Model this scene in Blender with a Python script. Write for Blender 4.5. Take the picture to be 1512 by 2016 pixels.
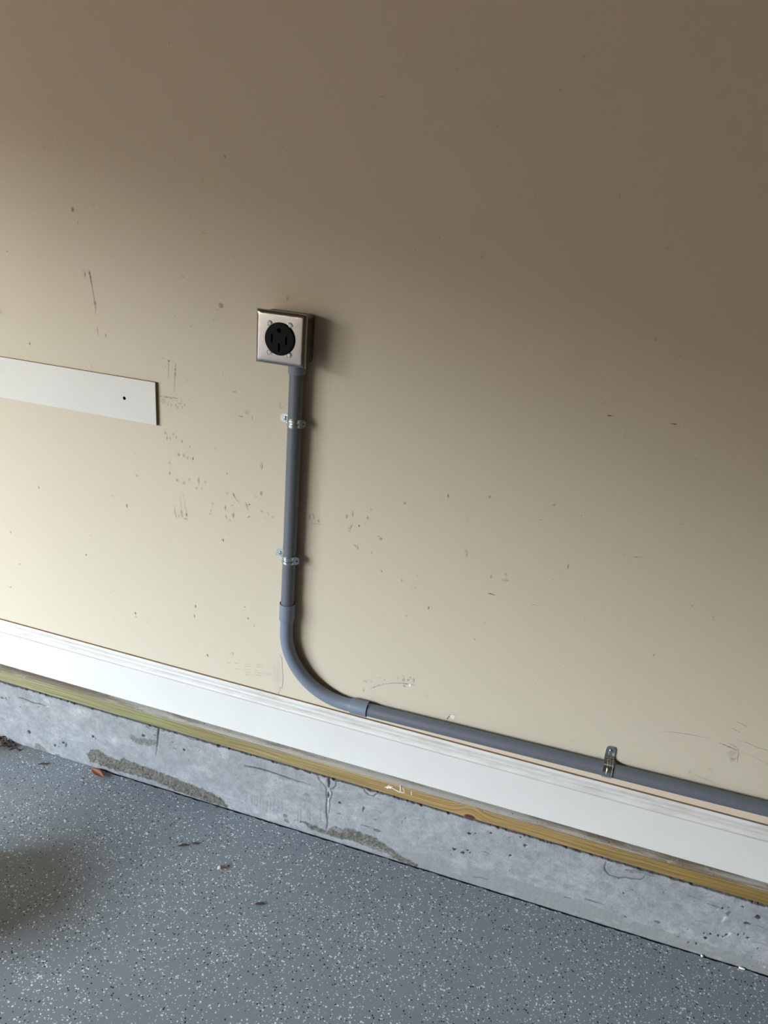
import bpy, bmesh, math, random
import numpy as np
from mathutils import Vector, Matrix

# ------------------------------------------------------------------ clear
for o in list(bpy.data.objects):
    bpy.data.objects.remove(o, do_unlink=True)
scene = bpy.context.scene
COL = scene.collection

# ------------------------------------------------------------------ camera
# world: wall surface is the plane y = 0, the garage is at y < 0, floor z = 0, metres
cam_d = bpy.data.cameras.new('camera')
cam_d.sensor_fit = 'HORIZONTAL'
cam_d.sensor_width = 36.0
cam_d.lens = 36.0 * 1519.0 / 1512.0
cam_d.clip_start = 0.02
cam = bpy.data.objects.new('camera', cam_d)
COL.objects.link(cam)
R_, U_, F_ = (Vector((0.95019827, 0.30026281, 0.08345954)), Vector((-0.1872884, 0.3361305, 0.9230056)),
              Vector((-0.24909096, 0.89266933, -0.37562636)))
cam.matrix_world = Matrix(((R_.x, U_.x, -F_.x, 0.0), (R_.y, U_.y, -F_.y, -1.59485),
                           (R_.z, U_.z, -F_.z, 1.654), (0, 0, 0, 1)))
scene.camera = cam

# ------------------------------------------------------------------ sky and daylight
SKY_STRENGTH = 59.0
world = bpy.data.worlds.new('clear_sky')
scene.world = world
world.use_nodes = True
wn = world.node_tree
sky = wn.nodes.new('ShaderNodeTexSky')
sky.sky_type = 'NISHITA'
sky.sun_disc = False                       # the sun stands behind the house, the door side is in open shade
sky.sun_elevation = math.radians(50)
sky.sun_rotation = math.radians(90)
sky.dust_density = 1.5
wb = wn.nodes.new('ShaderNodeMix')         # white balance of the photograph (open shade)
wb.data_type = 'RGBA'; wb.blend_type = 'MULTIPLY'
wb.inputs[0].default_value = 1.0
wb.inputs[7].default_value = (0.425, 0.333, 0.262, 1)
wn.links.new(sky.outputs[0], wb.inputs[6])
wn.links.new(wb.outputs[2], wn.nodes['Background'].inputs['Color'])
wn.nodes['Background'].inputs['Strength'].default_value = SKY_STRENGTH
# garage door opening in the left wall, where the daylight comes in
DOOR_X, DOOR_Y0, DOOR_Y1, DOOR_Z = -5.0, -2.3, -9.0, 2.45
pl = bpy.data.lights.new('garage_door_portal', 'AREA')
pl.shape = 'RECTANGLE'
pl.size = DOOR_Z
pl.size_y = DOOR_Y0 - DOOR_Y1
pl.cycles.is_portal = True
po = bpy.data.objects.new('garage_door_portal', pl)
COL.objects.link(po)
po.location = (DOOR_X, (DOOR_Y0 + DOOR_Y1) / 2, DOOR_Z / 2)
po.rotation_euler = (0, -math.pi / 2, 0)

scene.view_settings.view_transform = 'Standard'
scene.view_settings.look = 'None'
scene.view_settings.gamma = 1.0
scene.view_settings.use_curve_mapping = False
scene.view_settings.exposure = 0.0
scene.cycles.use_denoising = True
scene.cycles.max_bounces = 7
scene.cycles.diffuse_bounces = 5
scene.cycles.sample_clamp_indirect = 8.0
scene.cycles.adaptive_threshold = 0.015

# ------------------------------------------------------------------ measured data (metres)
WALL_STROKES = [(1,[(-1.2111,1.4427,.00256,.2),(-1.2106,1.4336,.00513,.65),(-1.2064,1.4104,.00452,.5),(-1.2028,1.3836,.0039,.35),(-1.2004,1.3663,.00785,.5),(-1.1991,1.3547,.00525,.35),(-1.2015,1.339,.00396,.1)]),(0,[(-1.1976,1.3131,.00399,.1),(-1.1975,1.3035,.00533,.3),(-1.1973,1.289,.00402,.1)]),(0,[(-1.2348,1.4357,.00258,.12),(-1.2206,1.4383,.00257,.12)]),(0,[(-1.004,1.2533,.00389,.5),(-1.0049,1.2447,.0026,.45),(-1.0067,1.2103,.0021,.2)]),(0,[(-.9859,1.2534,.00387,.2),(-.9871,1.2388,.00519,.45),(-.9886,1.2167,.00314,.4),(-.9913,1.1806,.00264,.2)]),(0,[(-1.0319,1.1669,.00402,.3),(-1.0165,1.1674,.004,.4),(-.9943,1.1689,.00531,.4),(-.9791,1.1687,.00265,.2)]),(0,[(-.9599,1.168,.00211,.15),(-.9462,1.1713,.0021,.15)]),(0,[(-.7147,1.2035,.00197,.25),(-.7141,1.1857,.00248,.4)]),(0,[(-.714,1.1851,.00248,.4),(-.7055,1.1942,.00198,.3)]),(0,[(-.7141,1.1857,.00199,.3),(-.7207,1.1918,.00198,.15)]),(0,[(-.9981,.893,.00289,.1),(-.9963,.8753,.00436,.32),(-.9923,.855,.00438,.3)]),(0,[(-.979,.8996,.00359,.1),(-.9772,.8777,.00579,.3),(-.9746,.8586,.00582,.3)]),(0,[(-.972,.9285,.00356,.12),(-.9667,.8993,.0043,.15),(-.96,.863,.00434,.2)]),(0,[(-.9824,.9155,.0043,.1),(-.9772,.8819,.00433,.12)]),(0,[(-.9703,.8588,.00509,.3),(-.9571,.8594,.00579,.3)]),(0,[(-.9022,.8832,.00284,.2),(-.8965,.8858,.00341,.35),(-.8915,.8882,.00283,.2)]),(0,[(-.8343,.9566,.00411,.25),(-.8308,.9506,.00549,.45),(-.8223,.9388,.00357,.4),(-.8139,.9311,.0033,.15)]),(0,[(-.7989,.9381,.0041,.2),(-.7953,.9307,.00616,.42),(-.7909,.9154,.00412,.15)]),(0,[(-.8402,.9184,.00278,.2),(-.8346,.9215,.0036,.32),(-.8291,.9247,.00276,.2)]),(0,[(-.8526,.8934,.00421,.2),(-.8504,.8869,.00492,.35),(-.8468,.8794,.00281,.1)]),(0,[(-.7397,.9231,.00339,.2),(-.7341,.9148,.0034,.3)]),(0,[(-.794,.8971,.00332,.2),(-.7885,.9003,.00414,.35),(-.7817,.9024,.00276,.2)]),(0,[(-.6212,.9445,.00328,.25),(-.6175,.9347,.00527,.38),(-.6144,.9274,.00264,.1)]),(0,[(-.627,.9168,.00186,.2),(-.6074,.9189,.00238,.35),(-.5879,.9215,.00158,.15)]),(1,[(-.8511,.4607,.00319,.1),(-.8412,.4622,.00414,.2),(-.8313,.4636,.00318,.1)]),(1,[(-.8253,.4659,.00317,.1),(-.8177,.4668,.00412,.2),(-.8102,.4676,.00316,.1)]),(1,[(-.7952,.4721,.00315,.1),(-.7839,.4739,.00408,.2),(-.7728,.4757,.00313,.1)]),(1,[(-.7609,.479,.00312,.1),(-.7491,.4811,.00404,.2),(-.7373,.4831,.0031,.1)]),(1,[(-.795,.4649,.00315,.1),(-.7838,.4667,.00409,.2),(-.7726,.4686,.00314,.1)]),(1,[(-.7637,.4713,.00313,.1),(-.7518,.4733,.00405,.2),(-.74,.4754,.00311,.1)]),(1,[(-.822,.4489,.00319,.1),(-.8114,.4506,.00413,.2),(-.8009,.4522,.00317,.1)]),(1,[(-.7949,.4545,.00316,.1),(-.7836,.4564,.0041,.2),(-.7724,.4582,.00315,.1)]),(1,[(-.762,.4613,.00314,.1),(-.7575,.4612,.00407,.2),(-.753,.4612,.00313,.1)]),(1,[(-.7932,.4468,.00317,.1),(-.7835,.4482,.00411,.2),(-.7737,.4497,.00315,.1)]),(1,[(-.7648,.4527,.00315,.1),(-.7521,.455,.00408,.2),(-.7395,.4572,.00313,.1)]),(1,[(-.7916,.4398,.00317,.1),(-.7826,.4411,.00412,.2),(-.7736,.4424,.00316,.1)]),(1,[(-.7646,.4455,.00315,.1),(-.7527,.4476,.00409,.2),(-.7408,.4496,.00313,.1)]),(0,[(-.4417,.4948,.00291,.12),(-.4339,.5002,.00436,.32),(-.4228,.5084,.00434,.38),(-.4052,.5199,.00287,.32),(-.3836,.5289,.00242,.4),(-.3615,.535,.00283,.42),(-.351,.5371,.00367,.5),(-.3393,.5387,.00282,.45),(-.3249,.5401,.00253,.2)]),(0,[(-.2343,.4628,.00226,.9),(-.2313,.4714,.0031,.95),(-.2255,.4825,.00196,.7)]),(1,[(.0027,1.2859,.00153,.5),(.0062,1.2859,.00305,1),(.0092,1.286,.00203,.8),(.0181,1.2868,.00122,.2)]),(0,[(.124,1.2883,.00138,.6),(.1306,1.2887,.00237,1),(.1389,1.2893,.00197,.9)]),(0,[(.09,.9931,.00177,.15),(.0939,.9935,.00221,.32),(.0985,.9933,.00133,.1)]),(0,[(.1096,.9928,.00176,.35),(.1174,.9935,.0022,.5),(.1365,.9961,.00164,.25)]),(0,[(.296,.8966,.00164,.2),(.2983,.8873,.00241,.4)]),(0,[(.0476,1.2683,.00304,.1),(.0454,1.2422,.00409,.12)]),(0,[(-.182,.834,.00174,.3),(-.1773,.8341,.00248,.8),(-.169,.834,.00272,.85),(-.1617,.8331,.0016,.4)]),(0,[(-.0804,.8293,.0017,.25),(-.0748,.8301,.00218,.4),(-.0679,.8305,.00145,.2),(-.0576,.8305,.00169,.3)]),(0,[(.2505,.5803,.00123,.1),(.2809,.5882,.00244,.35),(.3115,.5926,.00242,.4),(.3399,.5949,.00217,.3),(.3634,.5965,.00168,.12)]),(0,[(.3788,.5902,.00191,.2),(.39,.5883,.00287,.5),(.4068,.5853,.00334,.6),(.4248,.5813,.00238,.25)]),(0,[(.3968,.596,.0019,.15),(.4105,.5921,.00237,.35),(.4238,.5852,.0019,.2)]),(0,[(.4089,.6076,.00165,.15),(.4342,.6081,.00235,.35),(.4555,.6025,.00234,.35),(.4874,.6005,.00186,.25)]),(0,[(.3947,.6361,.00164,.25),(.4062,.6323,.00258,.35),(.4175,.629,.00164,.15)]),(0,[(.3987,.6546,.00233,.15),(.412,.6519,.00349,.25),(.4265,.6483,.00348,.2)]),(0,[(.4242,.5839,.00297,.08),(.4567,.5764,.00355,.14),(.4878,.5657,.00354,.1)]),(0,[(.3437,.4895,.00499,.08),(.3756,.4858,.00744,.16),(.4103,.4787,.00494,.08)]),(0,[(-1.2085,.5854,.00248,.1),(-1.1816,.6029,.00294,.2)]),(0,[(-.8603,1.2449,.00189,.1),(-.8589,1.2392,.00189,.12)])]
WALL_BLOBS = [(-1.2466,1.57,.00415,.00604,.6,1),(-1.2338,1.5429,.00208,.00443,.3,0),(-1.4403,1.4598,.00375,.00178,.35,0),(-.8665,1.4009,.00704,.00613,.5,0),(-.8765,1.3897,.00515,.00224,.2,0),(-.9104,1.55,.00438,.00131,.3,0),(-.9635,1.4521,.00586,.00277,.16,0),(-.9441,1.345,.00332,.00173,.2,0),(-.8595,1.7066,.00297,.0034,.4,0),(-.9111,1.6546,.00183,.0015,.35,0),(-.5695,1.7624,.00159,.00091,.3,0),(-.7188,1.7263,.00282,.00094,.35,0),(-.6575,1.7303,.00221,.0007,.2,0),(-.4297,1.5621,.0016,.00342,.35,3),(-.4677,1.5175,.00164,.001,.3,0),(-.7061,1.4349,.00362,.00537,.3,0),(-.5239,1.8342,.00719,.0013,.18,0),(-.228,1.9145,.00271,.0008,.2,0),(-.6964,1.7278,.00448,.00094,.12,0),(-.7066,1.2578,.00252,.00174,.1,0),(-1.0037,1.2561,.00345,.00242,.7,1),(-1.0135,1.2423,.00174,.00183,.3,0),(-.9941,1.2414,.00173,.00182,.2,0),(-1.0189,1.2602,.00242,.00181,.3,0),(-.9565,1.214,.00206,.0055,.15,0),(-1.021,1.1585,.0078,.0082,.3,3),(-.9999,1.1674,.00633,.00251,.4,0),(-.9779,1.1627,.00769,.00689,.28,0),(-.9784,1.1639,.0042,.00375,.5,4),(-1.0086,1.1491,.00283,.00379,.25,0),(-1.0003,1.1505,.00282,.00379,.25,0),(-.9878,1.1512,.00281,.00378,.25,0),(-.9698,1.1502,.0028,.00377,.25,0),(-.9628,1.1563,.00279,.00376,.25,0),(-.9823,1.147,.00281,.00378,.25,0),(-.8315,1.2084,.0053,.00241,.35,0),(-.8616,1.2436,.00199,.00238,.22,0),(-.8132,1.1516,.00601,.00246,.4,1),(-.7976,1.1639,.00729,.00549,.22,0),(-.7843,1.1532,.00165,.0049,.3,0),(-1.0189,1.0772,.00289,.00358,.25,0),(-.9963,1.0771,.00287,.00357,.3,0),(-.988,1.0708,.00287,.00358,.3,0),(-1.0051,1.064,.00288,.0036,.25,0),(-.9712,1.0633,.00286,.00358,.45,0),(-.9504,1.0539,.00285,.00358,.25,0),(-.9823,1.0277,.00289,.00364,.45,0),(-.9676,1.028,.00288,.00363,.45,0),(-.9578,1.023,.00287,.00363,.3,0),(-.8811,1.0601,.00278,.00354,.2,0),(-1.0094,1.0012,.00293,.00369,.22,0),(-1.0095,.973,.00295,.00373,.3,0),(-.9882,.9586,.00294,.00374,.45,0),(-.9702,.9547,.00293,.00374,.2,0),(-.9549,.9671,.00291,.00371,.2,0),(-.9094,.9689,.00287,.00369,.28,0),(-.9346,.948,.0029,.00373,.15,0),(-.9196,.9509,.00289,.00372,.15,0),(-.8488,.9511,.00283,.00368,.22,0),(-.9287,.9699,.00252,.00672,.35,0),(-.9848,.8622,.00225,.00423,.2,0),(-.8492,1.0028,.00168,.00157,.95,0),(-.7597,1.0375,.00304,.00768,.22,0),(-.7573,.9689,.0024,.00526,.5,0),(-.7706,.9583,.00345,.00165,.35,0),(-.7881,.9335,.00195,.00214,.95,0),(-.8541,.9108,.00214,.00545,.3,0),(-.8329,.896,.00256,.00615,.4,0),(-.8412,.8792,.00358,.00344,.14,0),(-.754,.9216,.00346,.00268,.32,0),(-.7249,.9119,.00172,.00402,.22,0),(-.8451,.8436,.00434,.00349,.08,0),(-.6284,.9333,.00266,.00721,.35,0),(-.6053,.928,.00264,.00393,.4,0),(-.5357,.9528,.00231,.00515,.38,0),(-.5236,.9618,.00256,.00768,.1,0),(-.4836,.9596,.00227,.00383,.32,0),(-.4881,.9444,.00254,.00257,.2,0),(-.5027,.9362,.0023,.00284,.75,0),(-.5273,.9245,.00323,.0026,.28,0),(-.5227,.9307,.00225,.00259,.25,0),(-.5262,.9175,.00323,.00163,.2,0),(-.476,.9817,.00282,.00316,.27,0),(-.4485,.915,.00253,.00323,.38,0),(-.5048,.8802,.00259,.0033,.42,3),(-.5116,.8841,.00195,.00198,.2,3),(-.4659,.8741,.00256,.00296,.35,0),(-.6983,.4618,.01363,.04748,.1,3),(-.7203,.4603,.01219,.00635,.16,3),(-.6867,.4256,.00533,.004,.28,3),(-.7048,.4822,.00604,.01572,.12,3),(-.8331,.4928,.00468,.00477,.1,0),(-.4533,.5146,.00697,.00302,.3,0),(-.4382,.519,.00554,.00451,.12,0),(-.4042,.5333,.00342,.00186,.3,0),(-.4166,.5366,.00343,.00149,.2,0),(-.3559,.5461,.00269,.00443,.4,0),(-.3443,.5495,.00267,.00294,.35,0),(-.3398,.5578,.002,.0022,.25,0),(-.353,.5299,.00269,.00297,.4,0),(-.4575,.4856,.00183,.00458,.25,0),(-.3709,.5504,.0027,.00295,.15,0),(-.3583,.557,.00201,.00294,.2,0),(-.3313,.5512,.002,.00587,.15,0),(-.3371,.5355,.00335,.0037,1,2),(-.2203,.4771,.0059,.00671,.6,2),(.143,1.2893,.00141,.00082,.5,0),(.19,1.0849,.00293,.00112,.35,0),(.2507,.9081,.00201,.00179,.4,0),(.2997,.8864,.00298,.0012,.3,0),(.1056,1.0935,.00151,.0045,.12,0),(.2552,.9788,.00197,.00174,.18,0),(.2474,.8668,.00153,.00183,.1,0),(-.2075,1.0677,.00338,.00413,.4,0),(-.0081,1.0633,.00137,.0015,.5,0),(-.0927,1.0364,.00437,.00106,.3,0),(-.2441,.9272,.00354,.00314,.22,0),(-.2428,.9172,.00237,.00315,.16,0),(-.1478,.8757,.00695,.00317,.3,3),(-.0174,.942,.00164,.00547,.18,0),(-.0413,.902,.00222,.00186,.22,0),(-.1953,.7063,.00172,.00191,.55,0),(-.0273,.9217,.00275,.00184,.12,0),(.4162,.5658,.00784,.01349,.32,0),(.4099,.5722,.00941,.00942,.18,0),(.3762,.5152,.00483,.00276,.16,0),(-1.1387,.8593,.00188,.00433,.5,0),(-1.5017,.6092,.00273,.00249,.2,0),(-1.4637,1.2189,.00199,.00263,.2,0)]
KERB_CRACKS = [(0,[(-.5535,.2125,.00321,.5),(-.5467,.1943,.00322,.6),(-.525,.1749,.00322,.6),(-.5242,.1544,.00324,.6),(-.5212,.1371,.00359,.7),(-.5219,.1157,.00394,.7),(-.5199,.0906,.00396,.7),(-.5151,.0592,.004,.7),(-.5164,.0314,.00336,.5)]),(0,[(-.4988,.2108,.00317,.6),(-.499,.1919,.00319,.6),(-.5062,.1799,.00321,.6),(-.5133,.1765,.00257,.5),(-.5072,.1631,.0029,.6),(-.5093,.1484,.00292,.6),(-.5137,.1345,.00293,.6),(-.5113,.1195,.00262,.5),(-.5127,.0941,.00231,.4),(-.5144,.072,.00199,.3)]),(0,[(-.5207,.2135,.00796,1),(-.519,.197,.0064,1),(-.518,.1801,.00322,.8)]),(0,[(-.5184,.1626,.0042,.9),(-.5178,.1541,.00713,1),(-.5179,.1453,.00406,.9)]),(0,[(-1.0389,.217,.00527,.95),(-1.041,.1898,.00461,.9),(-1.0441,.1548,.00358,.75),(-1.0472,.1285,.00271,.4),(-1.0501,.1093,.00182,.2)]),(0,[(-1.0801,.2147,.00284,.5),(-1.0763,.2035,.00284,.6),(-1.0665,.1994,.00284,.5)]),(0,[(-1.0549,.2013,.00248,.4),(-1.04,.2025,.00247,.5),(-1.0218,.2065,.00281,.5),(-1.0183,.2164,.00245,.4)]),(0,[(-.9501,.2169,.00276,.5),(-.9438,.2066,.00312,.6),(-.9278,.2056,.00311,.6),(-.9101,.2139,.00275,.5)]),(0,[(-1.5208,.1726,.00312,.5),(-1.506,.1733,.00428,.7),(-1.4868,.1717,.00426,.7),(-1.4681,.169,.00464,.7),(-1.4442,.1725,.00384,.7),(-1.4208,.1713,.00268,.4)]),(0,[(-.7665,.1681,.00406,.6),(-.7402,.1717,.00471,.75),(-.714,.1735,.00435,.75),(-.6576,.1718,.00397,.75),(-.6062,.1685,.00295,.65),(-.569,.1709,.00195,.3)]),(0,[(-.4221,.212,.00313,.6),(-.4174,.2017,.00345,.65),(-.4055,.1939,.00345,.65),(-.3922,.1935,.00344,.65),(-.3841,.2066,.00311,.6),(-.3726,.2115,.0031,.6),(-.3532,.2142,.00339,.6)]),(0,[(-.4552,.2157,.00236,.5),(-.4418,.2085,.00251,.5),(-.4365,.2137,.00235,.4)]),(0,[(.2065,.2026,.0025,.5),(.205,.1871,.00279,.6),(.2096,.1756,.00308,.65),(.2202,.1649,.00336,.7),(.243,.1631,.00307,.65),(.2588,.1723,.00305,.6),(.273,.1732,.00304,.65),(.2934,.1791,.00303,.65),(.2994,.1906,.00246,.5)]),(0,[(-.0899,.1182,.00181,.3),(-.0821,.1196,.00332,.6),(-.074,.1184,.00181,.3)]),(0,[(.1813,.066,.00379,.5),(.1977,.066,.00494,.6),(.2203,.0652,.00289,.4),(.23,.0668,.00173,.2)]),(0,[(.1319,.0511,.00296,.5),(.1467,.0539,.00295,.5)]),(0,[(-.418,.0847,.00292,.5),(-.4035,.0855,.00388,.7),(-.3848,.0864,.00193,.3)]),(0,[(-.102,.0254,.00234,.4),(-.0849,.0297,.00279,.5),(-.0647,.0308,.00216,.4)]),(0,[(.4025,.1725,.00216,.3),(.4156,.1731,.00242,.35),(.4306,.1729,.00188,.25)]),(0,[(.4484,.1656,.00215,.4),(.4619,.1665,.00267,.5),(.4771,.1648,.00187,.3)]),(0,[(.4348,.1027,.00275,.2),(.4535,.1076,.00328,.3),(.47,.1065,.00272,.25)]),(0,[(.5708,.091,.00215,.25),(.5881,.0939,.00267,.35),(.6045,.0912,.00267,.3)]),(0,[(.5652,.1455,.00264,.3),(.5811,.1443,.00263,.3)]),(0,[(-.7603,.0844,.00416,.06),(-.7597,.0554,.00524,.16),(-.7608,.0293,.00352,.05)]),(0,[(-.743,.0845,.00414,.06),(-.7423,.0556,.00522,.16),(-.7434,.0295,.00351,.05)]),(0,[(-.7257,.0847,.00413,.06),(-.725,.0558,.0052,.16),(-.726,.0297,.0035,.05)]),(0,[(-.7164,.0847,.00412,.06),(-.7156,.0559,.00519,.16),(-.7165,.0299,.00349,.05)]),(0,[(-.707,.0848,.00411,.06),(-.7062,.056,.00518,.16),(-.7071,.03,.00348,.05)]),(0,[(-.6961,.0849,.00411,.06),(-.6953,.0561,.00517,.16),(-.6961,.0301,.00348,.05)]),(0,[(-.6853,.0849,.0041,.06),(-.6844,.0562,.00516,.16),(-.6851,.0303,.00347,.05)]),(0,[(-.6744,.085,.00409,.06),(-.6735,.0563,.00515,.16),(-.6742,.0304,.00346,.05)]),(0,[(-.6636,.0851,.00408,.06),(-.6626,.0564,.00514,.16),(-.6633,.0306,.00345,.05)]),(0,[(-.6513,.0852,.00407,.06),(-.6503,.0566,.00513,.16),(-.6508,.0307,.00345,.05)]),(0,[(-.6021,.0795,.0037,.1),(-.6009,.0528,.00407,.22),(-.6005,.0255,.00342,.08)]),(0,[(-.5947,.0822,.00369,.1),(-.5934,.0555,.00406,.22),(-.5929,.0283,.00341,.08)]),(0,[(-.5739,.0897,.00367,.1),(-.5725,.0632,.00404,.22),(-.5719,.0362,.00339,.08)]),(0,[(-.5679,.0919,.00367,.1),(-.5666,.0654,.00403,.22),(-.5659,.0384,.00338,.08)]),(0,[(-.5371,.1031,.00363,.1),(-.5356,.0768,.00399,.22),(-.5348,.05,.00335,.08)])]
KERB_LIGHT_STROKES = [(0,[(-.5192,.1762,.00805,.7),(-.5169,.1631,.01131,.8),(-.5168,.1369,.00651,.8),(-.5167,.1105,.00574,.6),(-.5154,.0896,.0033,.4)]),(0,[(-.6814,.1565,.00668,.3),(-.6327,.1558,.00993,.45),(-.5877,.1574,.0082,.4),(-.5508,.1634,.00488,.2)]),(0,[(.4946,.1342,.00537,.9),(.4924,.1215,.00405,.8)]),(0,[(.4304,.1637,.00215,.6),(.4504,.1615,.00242,.7)])]
KERB_PITS = [(.2648,.1963,.00956,.00389,.4,0),(.2836,.204,.01186,.00619,.35,0),(.3098,.2031,.01294,.00618,.25,0),(-.1286,.1642,.00408,.00328,.9,0),(-.1155,.1709,.00237,.00245,.9,0),(-.0781,.1851,.00227,.00275,.9,0),(-.0035,.2001,.00195,.00279,.9,0),(.012,.1793,.00227,.00241,.9,0),(-.1615,.098,.00489,.00421,.9,0),(-.1394,.095,.00486,.0042,.9,0),(-.1288,.1073,.00207,.00251,.9,0),(-.1201,.1026,.00207,.00251,.9,0),(-.0194,.1331,.00266,.00246,.9,0),(.5613,.1701,.00492,.0061,.9,0),(.4837,.1659,.00253,.00346,.9,0),(.4957,.1728,.00223,.00307,.6,0),(.5454,.1417,.00666,.00386,.8,0),(.4702,.057,.00378,.00441,.9,0),(.4633,.0715,.00203,.00279,.9,0),(.4783,.0738,.00202,.00239,.9,0),(.4939,.0781,.0023,.00278,.9,0),(.5046,.0795,.00172,.00238,.9,0),(.5106,.0874,.00171,.00316,.9,0),(.5348,.0983,.00282,.00314,.9,0),(.5566,.0981,.00336,.00313,.9,0),(.4543,.0314,.00236,.00284,.9,0),(.4383,.0286,.00237,.00325,.6,0),(.5233,.1888,.00276,.00228,.9,0),(.2624,.1207,.00214,.0028,.9,0),(.2816,.0474,.0031,.00328,.6,0),(.3563,.0621,.00784,.00324,.6,0),(-.4846,.1385,.00342,.00386,.9,0),(-.4166,.1416,.00179,.00936,.7,0),(-.373,.0838,.00895,.00432,.6,0),(-.4821,.1009,.00613,.00348,.4,0),(-.579,.1324,.00859,.00348,.35,0),(-.6393,.0368,.0065,.00543,.5,0),(-.6349,.0201,.00733,.00454,.5,0),(-.5913,.0332,.00481,.0045,.6,0),(-1.4919,.0566,.00505,.00595,.9,0),(-1.3705,.0549,.00441,.0044,.9,0),(-1.4007,.0366,.00396,.00395,.9,0),(-1.3601,.0507,.00235,.00782,.7,0),(-1.2604,.1108,.00424,.00379,.9,0),(-1.5825,.1524,.00708,.00389,.6,0),(-1.5673,.1551,.00302,.00485,.5,0),(-1.0909,.1692,.00445,.00455,.9,0),(-.9574,.1615,.00387,.00359,.9,0),(.4999,.1548,.00393,.00617,.5,0),(-.3802,.1182,.0037,.00256,.4,0),(-.4628,.0553,.00462,.00264,.4,0),(.1863,.2093,.00153,.00156,.6,0),(.3006,.1193,.00181,.00199,.5,0),(.5848,.0754,.00195,.00276,.5,0),(.5805,.0425,.00226,.00319,.5,0),(-1.0522,.1827,.00263,.0027,.6,0),(-.9947,.1761,.00346,.00224,.5,0),(-.987,.1536,.00695,.00271,.4,0)]
KERB_LIGHT_BLOBS = [(-.5352,.2,.00759,.01013,.4,0),(-1.4098,.1929,.0173,.01313,.5,0),(-1.2935,.1882,.02989,.01297,.6,0),(-1.1885,.1191,.0203,.01872,.55,0),(-1.4154,.1711,.0058,.00284,.6,0),(-.9136,.1723,.02884,.0089,.4,0),(.4945,.1392,.00564,.00699,.95,0),(.5164,.0951,.00511,.00709,.95,0),(.4739,.1567,.00283,.00309,.8,0),(.5343,.1483,.00222,.00231,.8,0),(.5444,.1528,.00221,.00231,.7,0),(.6112,.0241,.00225,.0032,.8,0)]
KERB_MORTAR = [(.85,[(-1.2882,.042),(-1.2725,.0622),(-1.2421,.0684),(-1.2145,.0606),(-1.1955,.0556),(-1.173,.0526),(-1.1583,.0698),(-1.1431,.0626),(-1.1112,.0613),(-1.0782,.0594),(-1.0444,.0559),(-1.0107,.0563),(-.979,.0523),(-.9559,.0454),(-.9327,.0461),(-.8802,.0422),(-.8493,.0328),(-.8167,.0091),(-.8199,.0023),(-.8885,.0001),(-.9766,.0064),(-1.0659,.0186),(-1.113,.0175),(-1.1593,.015),(-1.2055,.0126),(-1.2757,.0157)]),(.82,[(-.5945,.0351),(-.5743,.0389),(-.5581,.0359),(-.53,.0318),(-.5177,.0273),(-.4917,.0553),(-.47,.0526),(-.4515,.0631),(-.4294,.0625),(-.4062,.0587),(-.377,.0555),(-.3498,.048),(-.3074,.0248),(-.253,.0083),(-.2519,-.0021),(-.3054,.0038),(-.3543,.0173),(-.3936,.0165),(-.4227,.0216),(-.4892,.0162),(-.521,.0169),(-.561,.0164)]),(.55,[(-1.137,.1575),(-1.1205,.1573),(-1.1032,.1556),(-1.0738,.1632),(-1.0494,.1657),(-1.048,.1571),(-1.0703,.1391),(-1.0922,.1356),(-1.1127,.1308),(-1.1281,.1404)]),(.6,[(-1.4763,.0189),(-1.4605,.0278),(-1.4364,.0087),(-1.4223,.0017),(-1.3813,.0075),(-1.3902,-.0109),(-1.4311,-.0128),(-1.471,-.0026)])]
CHALK_STROKES = [(2,[(-.3663,.2315,.00288,.77),(-.3546,.2415,.00459,.9900000000000001),(-.3447,.2399,.00382,.8800000000000001)]),(2,[(-.3622,.2329,.00576,.8800000000000001),(-.3529,.2377,.00765,.9900000000000001),(-.3459,.237,.00459,.8800000000000001)]),(2,[(-.3473,.2373,.00306,.8800000000000001),(-.3273,.2318,.00343,.935),(-.3108,.2324,.00304,.77)]),(2,[(-.3255,.2558,.00227,.55),(-.3233,.2324,.00305,.8800000000000001)]),(2,[(-.3172,.2487,.00227,.55),(-.3116,.2331,.00266,.77)]),(2,[(-.2945,.2475,.00226,.44000000000000006),(-.2931,.2313,.00265,.66)])]


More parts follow.
